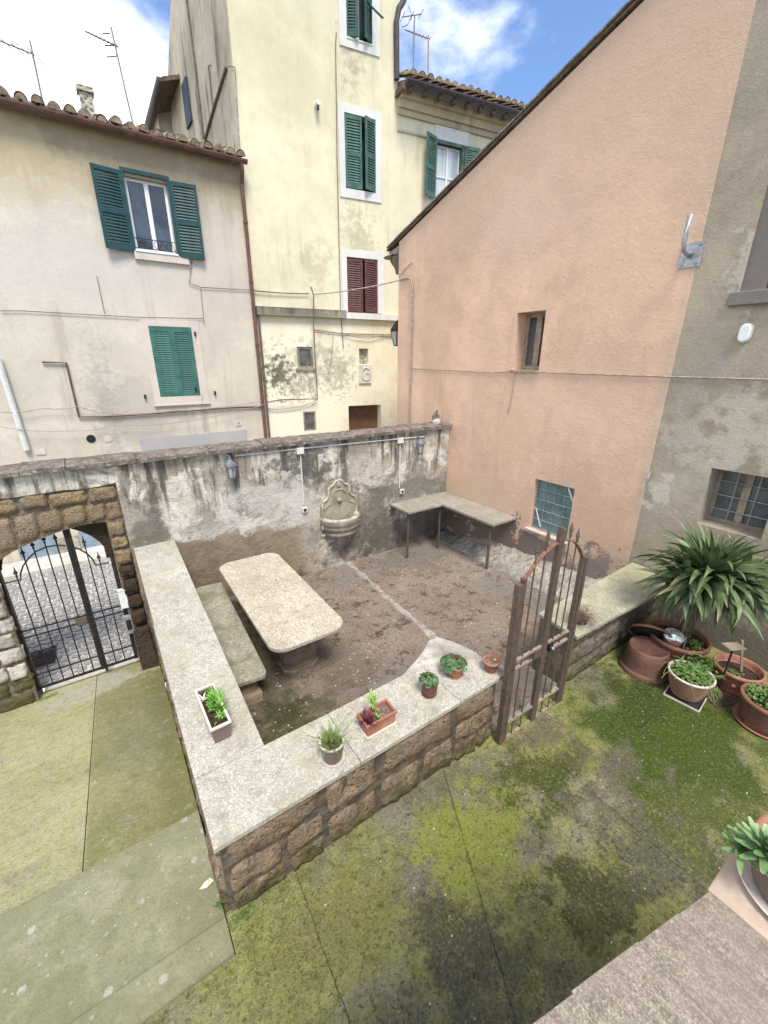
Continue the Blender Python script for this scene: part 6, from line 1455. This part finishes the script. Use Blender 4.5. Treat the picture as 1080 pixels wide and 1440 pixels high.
MB().tube([p+Vector((.05, -.10, -.02)), p+Vector((.05, -.10, .13))], .007, 6).build('rod', MAT['galv'], t)
# upturned pot with its saucer leaning on top
c = (4.62, 1.53, 0); t = thing('upturned_pot', 'large dusty terracotta pot standing upside down by the parapet', 'plant pot', c)
MB().lathe(c, [(.250, .001), (.252, .035), (.243, .045), (.232, .05), (.228, .058), (.222, .12), (.212, .20), (.20, .285), (.186, .303), (.180, .300), (.176, .292), (.0001, .290)], 36).build('pot_body', MAT['terra3'], t, smooth=True)
MB().lathe(c, [(.2525, .0), (.256, .012), (.2535, .034)], 36).build('pot_rim', MAT['terra'], t, smooth=True)
for k in range(4): MB().lathe((c[0]+.09*cos(k*1.57+.5), c[1]+.09*sin(k*1.57+.5), .2905), [(.012, 0), (.0001, .0)], 8).build('drain_hole', MAT['black'], t)
t = thing('loose_saucer', 'dark red pot saucer leaning tilted on the back of the upturned pot', 'saucer', (4.72, 1.60, .36))
Ms = Matrix.Rotation(rad(-52), 3, Vector((.45, -.9, 0)).normalized())
MB().lathe((4.74, 1.60, .375), [(.0001, .012), (.20, .012), (.212, -.012), (.219, -.012), (.208, .022), (.0001, .022)], 30, Ms).build('dish', MAT['terra3'], t, smooth=True)
MB().lathe((4.74, 1.60, .375), [(.20, .011), (.0001, .010)], 30, Ms).build('shaded_underside', MAT['black'], t)  # black disc: the shade under the tilted dish, put into its colour
# ribbed pot
c = (4.555, 1.085, .018); t = thing('ribbed_pot', 'ribbed clay pot overflowing with green weeds on a square white tray', 'potted plant', c)
pr = [(.0001, .02), (.115, .02)]
for k in range(11):
    z = .025+k*.022; r_ = .118+.078*((k+.5)/11)**.75; pr += [(r_-.004, z), (r_+.007, z+.005), (r_+.007, z+.014), (r_-.004, z+.018)]
MB().lathe((c[0], c[1], 0), pr, 40).build('pot_body', MAT['terrab'], t)
MB().lathe((c[0], c[1], 0), [(.199, .262), (.206, .268), (.206, .285), (.196, .288), (.186, .284), (.182, .24)], 32).build('pot_rim', MAT['rim'], t, smooth=True)
MB().lathe((c[0], c[1], 0), [(.184, .245), (.0001, .25)], 20).build('soil', MAT['soil'], t)
Ft = Frame((c[0]-.01, c[1]-.01, 0), (cos(.12), sin(.12), 0), (-sin(.12), cos(.12), 0), (0, 0, 1))
mb = MB(); MB().fbox(Ft, -.151, .151, -.151, .151, .001, .006).build('tray_floor', MAT['shade'], t)
for a in ((-.16, -.152, -.16, .16), (.152, .16, -.16, .16), (-.152, .152, -.16, -.152), (-.152, .152, .152, .16)): mb.fbox(Ft, *a, .001, .018)
mb.build('tray', MAT['rim'], t)
mb = MB()
for k in range(330):
    q = rnd.uniform(0, 6.283); r_ = .17*math.sqrt(rnd.random()); heart(mb, (c[0]+cos(q)*r_, c[1]+sin(q)*r_, .26+.05*(1-(r_/.17)**2)+rnd.uniform(-.01, .03)), rnd.uniform(0, 6.3), rnd.uniform(-.4, 1.0), rnd.uniform(.010, .022))
for k in range(150): heart(mb, (4.78+rnd.gauss(0, .055), 1.08+rnd.gauss(0, .06), rnd.uniform(.16, .38)), rnd.uniform(0, 6.3), rnd.uniform(-.4, 1.0), rnd.uniform(.016, .032))
for k in range(60): blade(mb, (c[0]+rnd.gauss(0, .07), c[1]+rnd.gauss(0, .07), .27), rnd.uniform(0, 6.3), rnd.uniform(0, 1), rnd.uniform(.08, .2), .022, rnd.uniform(.3, 2), 5, .15)
mb.build('foliage', MAT['weed'], t)
mb = MB()
for k in range(14):
    q = rnd.uniform(0, 6.283); P = [Vector((c[0]+cos(q)*.1, c[1]+sin(q)*.1, .28))]; d = Vector((cos(q+1), sin(q+1), .8)).normalized()
    for s_ in range(8): P.append(P[-1]+d*.035); d = (d+Vector((rnd.gauss(0, .2), rnd.gauss(0, .2), -.26))).normalized()
    mb.tube(P, .003, 4, False)
for s_ in (0, 1): mb.tube([(c[0]-.06+.05*s_, c[1]-.20, .27), (c[0]-.10+.05*s_, c[1]-.26, .18), (c[0]-.08, c[1]-.25, .08), (c[0]-.02, c[1]-.24, .02)], .003, 4)
mb.build('vines', MAT['grassy'], t)
# medium clay bowl pot with soil
c = (5.085, .85, 0); t = thing('moulded_pot', 'pale terracotta pot with a moulded garland and mostly bare soil in the corner row', 'plant pot', c)
saucer(t, c, .195, 'terrab', .03)
MB().lathe((c[0], c[1], 0), [(.0001, .01), (.14, .01), (.15, .03), (.142, .05), (.155, .09), (.19, .17), (.197, .215), (.205, .222), (.205, .232), (.215, .24), (.222, .262), (.217, .283), (.206, .286), (.198, .275), (.190, .23), (.182, .20), (.0001, .195)], 36).build('pot_body', MAT['terra2'], t, smooth=True)
MB().lathe((c[0], c[1], 0), [(.183, .205), (.0001, .212)], 24).build('soil', MAT['soil'], t)
for k in range(10): q = 2*pi*k/10+.2; MB().lathe((c[0]+.188*cos(q), c[1]+.188*sin(q), .15), [(.0001, -.018), (.02, -.008), (.02, .008), (.0001, .018)], 8, None).build('garland_knob', MAT['terra2'], t, smooth=True)
mb = MB()
for k in range(70): heart(mb, (c[0]-.09+rnd.gauss(0, .035), c[1]+.02+rnd.gauss(0, .05), .215+rnd.uniform(0, .05)), rnd.uniform(0, 6.3), rnd.uniform(-.2, .9), rnd.uniform(.007, .013))
mb.build('small_weeds', MAT['weed'], t)
st_ = tag(MB().bar((5.14, .83, .20), at(1044, 900, 0, 5.10), .022, .022).build('wooden_stake', MAT['dryw'], bevel=.003), 'grey wooden stake stuck in the soil of the pale terracotta pot', 'stake')
# right pot
c = (4.765, .50, 0); t = thing('weedy_pot', 'wide terracotta pot full of light green weeds at the right edge of the picture', 'potted plant', c)
saucer(t, c, .235, 'terra2', .028, 36); pot(t, (c[0], c[1], .006), .185, .215, .29, .045, .016, 'terra3', 'soil', rimmat='terra', soild=.03, n=36)
mb = MB()
for k in range(420):
    q = rnd.uniform(0, 6.283); r_ = .2*math.sqrt(rnd.random()); heart(mb, (c[0]+cos(q)*r_, c[1]+sin(q)*r_, .275+.05*(1-(r_/.2)**2)+rnd.uniform(-.01, .03)), rnd.uniform(0, 6.3), rnd.uniform(-.4, 1.0), rnd.uniform(.010, .022))
for k in range(50): blade(mb, (c[0]+rnd.gauss(0, .07), c[1]+rnd.gauss(0, .07), .28), rnd.uniform(0, 6.3), rnd.uniform(.2, 1.2), rnd.uniform(.06, .16), .010, rnd.uniform(.3, 2), 5, .15)
mb.build('foliage', MAT['weed'], t)
# small stand: plate on the ground, black rod, tan plate on top
b0_ = at(1006, 983, 2, .02); zt_s = .46
tp = at(1034, 902, 1, b0_.y+.02); t = thing('plate_stand', 'small stand with square base, black rod and tan top plate among the pots', 'stand', (b0_.x, b0_.y, 0))
a_s = rad(-28); FSn = Frame((b0_.x+.03, b0_.y, 0), (cos(a_s), sin(a_s), 0), (-sin(a_s), cos(a_s), 0), (0, 0, 1))
MB().fbox(FSn, -.10, .12, -.10, .10, .003, .018).build('base_plate', MAT['rust'], t)
MB().tube([(b0_.x, b0_.y, .018), (b0_.x+.0, b0_.y-.0, tp.z-.012)], .009, 8).build('rod', MAT['black'], t)
FSp = Frame((b0_.x, b0_.y, tp.z), FSn.u, FSn.v, (0, 0, 1))
MB().fbox(FSp, -.085, .085, -.055, .055, -.010, .0).build('top_plate', MAT['dryw'], t)

# ---- stair landing at the lower right with the succulent pot
ld = thing('stair_landing', 'speckled granite landing edge with slanting front and a pink stone slab at the lower right', 'landing', (1.4, -.3, 0))
E0, E1, Cc = at(740, 1440, 2, 1.7), at(995, 1250, 2, 1.7), at(1030, 1197, 2, 1.7)
dE = (E1-E0)/(E1.x-E0.x); LZ = 1.7
xs = [.25, at(806, 1390, 2, 1.7).x-.0, at(843, 1360, 2, 1.7).x, at(895, 1321, 2, 1.7).x, E1.x-.15, E1.x]
xs = [.10, .44, E0.x-.02, at(803, 1393, 2, 1.7).x, at(895, 1322, 2, 1.7).x, at(945, 1285, 2, 1.7).x+.02, E1.x-.002]
ye = lambda x: E0.y+dE.y*(x-E0.x)
for k, (x0, x1) in enumerate(zip(xs, xs[1:])):
    o_ = .003*(k % 3)
    MB().prism([(x0+.0003, -1.2, LZ-.04), (x1-.0003, -1.2, LZ-.04), (x1-.0003, ye(x1)-o_, LZ-.04), (x0+.0003, ye(x0)-o_, LZ-.04)], (0, 0, .04-.0006*(k % 2))).build('tread_slab', MAT['granite'], ld, bevel=.0012)
MB().prism([(E1.x+.001, -1.2, LZ-.045), (2.6, -1.2, LZ-.045), (2.6, -.35, LZ-.045), (Cc.x, Cc.y, LZ-.045), (E1.x+.001, E1.y+.0, LZ-.045)][:2]+[(2.2, -.6, LZ-.045), (Cc.x+.08, -.10, LZ-.045), (Cc.x, Cc.y, LZ-.045), (E1.x+.001, E1.y, LZ-.045)], (0, 0, .043)).build('travertine_slab', MAT['travert'], ld, bevel=.003)
MB().prism([(.12, -1.18, -.5), (2.15, -1.18, -.5), (2.1, -.62, -.5), (Cc.x+.02, -.12, -.5), (E1.x, E1.y-.04, -.5), (.12, ye(.12)-.04, -.5)], (0, 0, 1.7-.05+.5)).build('masonry', MAT['plasterw'], ld)
pc_ = Vector((1.545, -.055, LZ)); t = thing('potted_succulent', 'grey pot with a terracotta rim holding a pale green rosette succulent on the landing', 'potted plant', pc_)
saucer(t, pc_, .155, 'rim', .022, 40); pot(t, (pc_.x, pc_.y, LZ+.008), .115, .14, .17, .022, .005, 'taupe', 'soil', rimmat='terra2', soild=.025, n=40)
sc_c = at(1082, 1195, 2, LZ+.24)
for i_, (dx, dy, dz, s_) in enumerate(((0, 0, 0, 1.), (.05, -.06, -.01, .8), (-.03, .05, -.03, .7))):
    mb = MB(); n_ = 46 if i_ == 0 else 26
    for k in range(n_):
        f = k/n_; el = rad(78)-rad(85)*f; az = k*2.39996
        blade(mb, (sc_c.x+dx, sc_c.y+dy, sc_c.z+dz-.02*f), az, el, (.045+.06*f)*s_*rnd.uniform(.85, 1.1), .026*s_, -.25 if f > .3 else -.5, 5, .12, .35, .35)
    mb.build('rosette', MAT['succ'], t, smooth=True)
mb = MB(); mb.tube([(pc_.x, pc_.y, LZ+.14), (sc_c.x, sc_c.y, sc_c.z-.01)], .012, 6); mb.build('stem', MAT['dry'], t)
mb = MB()
p = at(1068, 1215, 2, LZ+.18); blade(mb, p, rad(235), .2, .06, .022, .3, 4, .1, .6, .3); mb.build('fallen_leaf', MAT['succ'], t)

# ---- small debris: weeds at the wall foot, dead leaf, pale flecks, scattered crumbs in the courtyard
mb = MB()
for (cx_, cy_, n_, s_, zz) in ((.16, 1.83, 40, .05, .0), (.07, 2.02, 18, .03, -.10), (-1.30, 6.2, 60, .06, rz(6.2)), (4.25, 6.05, 60, .07, fz(4.2, 6.0)), (.95, 3.1, 50, .22, fz(.9, 3.1)), (4.35, 1.85, 50, .10, 0), (3.9, 1.86, 30, .12, 0)):
    for k in range(n_): heart(mb, (cx_+rnd.gauss(0, s_), cy_-abs(rnd.gauss(0, s_*.5)), zz+.012+rnd.uniform(0, .02)), rnd.uniform(0, 6.3), rnd.uniform(-.5, .8), rnd.uniform(.005, .012))
o = mb.build('ground_weeds', MAT['mossbit'], kind='stuff'); tag(o, 'tiny green weeds growing along the feet of the walls', 'weeds')
mb = MB(); p = at(290, 1243, 2, -.15); mb.lathe((p.x, p.y, -.150), [(.0001, .012), (.02, .012), (.035, .003)], 7, Matrix.Rotation(.4, 3, 'Z'), sy=.6)
mb.add([(p.x-.05, p.y-.01, -.145), (p.x+.03, p.y+.02, -.14), (p.x+.05, p.y-.01, -.146), (p.x-.0, p.y-.03, -.144)], [(0, 1, 2, 3)])
tag(mb.build('dead_leaf', MAT['rim']), 'pale dead leaf on the damp step by the corner of the low wall', 'leaf')
mb = MB()
def fleck(x, y, z, s_):
    q = rnd.uniform(0, 6.3); P = [(x+cos(q+a_)*s_*rnd.uniform(.4, 1), y+sin(q+a_)*s_*rnd.uniform(.3, .8), z+.003) for a_ in (0, 1.4, 3, 4.6)]; mb.add(P+[(a_, b_, c_+s_*.25) for a_, b_, c_ in P], [(4, 5, 6, 7), (0, 1, 5, 4), (1, 2, 6, 5), (2, 3, 7, 6), (3, 0, 4, 7)])
for k in range(420):
    x, y = rnd.uniform(.3, 5.0), rnd.uniform(-.3, 1.75); fleck(x, y, 0, rnd.choice((.003, .004, .005, .006, .010)))
for k in range(110):
    y = rnd.uniform(1.95, 5.8); fleck(rnd.uniform(-2.0, .0), y, (-.10 if y < 1.93 else -.155 if y < 2.8 else rz(y)), rnd.choice((.004, .006, .009)))
o = mb.build('ground_flecks', MAT['litter'], kind='stuff'); tag(o, 'pale petals and crumbs scattered over the mossy ground', 'debris')
dirt_ = (('soil_crumbs', m_simple('earth_crumbs', (.13, .095, .07), .95, .6, 4, 0, local=False), 2600, 'small dark crumbs of earth lying over the courtyard floor'), ('grit', m_simple('pale_grit', (.46, .40, .33), .95, .4, 4, 0, local=False), 2200, 'pale grit and mortar crumbs over the courtyard floor'))
for nm_, mt_, cnt_, lb_ in dirt_:
    mb = MB()
    for k in range(cnt_):
        x, y = rnd.uniform(.6, 5.2), rnd.uniform(2.4, 6.0)
        if nz3(x, y, 7 if nm_ == 'grit' else 3, 1.6) > -.05: fleck(x, y, fz(x, y)-.002, rnd.choice((.005, .007, .010, .014, .018)))
    tag(mb.build(nm_, mt_, kind='stuff'), lb_, 'grit')
mb = MB()
for k in range(26000):
    x, y = rnd.uniform(.1, 5.3), rnd.uniform(.0, 1.84)
    d_ = nz3(x, y, 2, 1.5)+.6*nz3(x, y, 6, 7)+(.35 if x > 3.2 else 0)+(.25 if y > 1.3 else 0)
    if d_ < .05: continue
    q = rnd.uniform(0, 6.3); s_ = rnd.uniform(.003, .0085); P = [(x+cos(q+a_)*s_*rnd.uniform(.6, 1.2), y+sin(q+a_)*s_*rnd.uniform(.6, 1.2), .0005) for a_ in (0, 2.1, 4.2)]
    mb.add(P+[(x, y, s_*.7)], [(0, 1, 3), (1, 2, 3), (2, 0, 3)])
M = Mat('moss_cushion'); n_ = M.noise(1.3, 5, .6); nb_ = M.noise(30, 4, .7); c_ = M.mix(M.mr(n_, .4, .6), (.11, .14, .02), (.24, .25, .06)); c_ = M.mix(M.mr(M.sep(0), 3.0, 3.5), c_, (.075, .12, .012)); c_ = M.mix(M.mul(M.mr(nb_, .45, .6), .6), c_, (.07, .075, .025))
tag(mb.build('moss_cushions', M.done(c_, .95), kind='stuff'), 'tiny raised cushions of green moss over the terrace paving', 'moss')
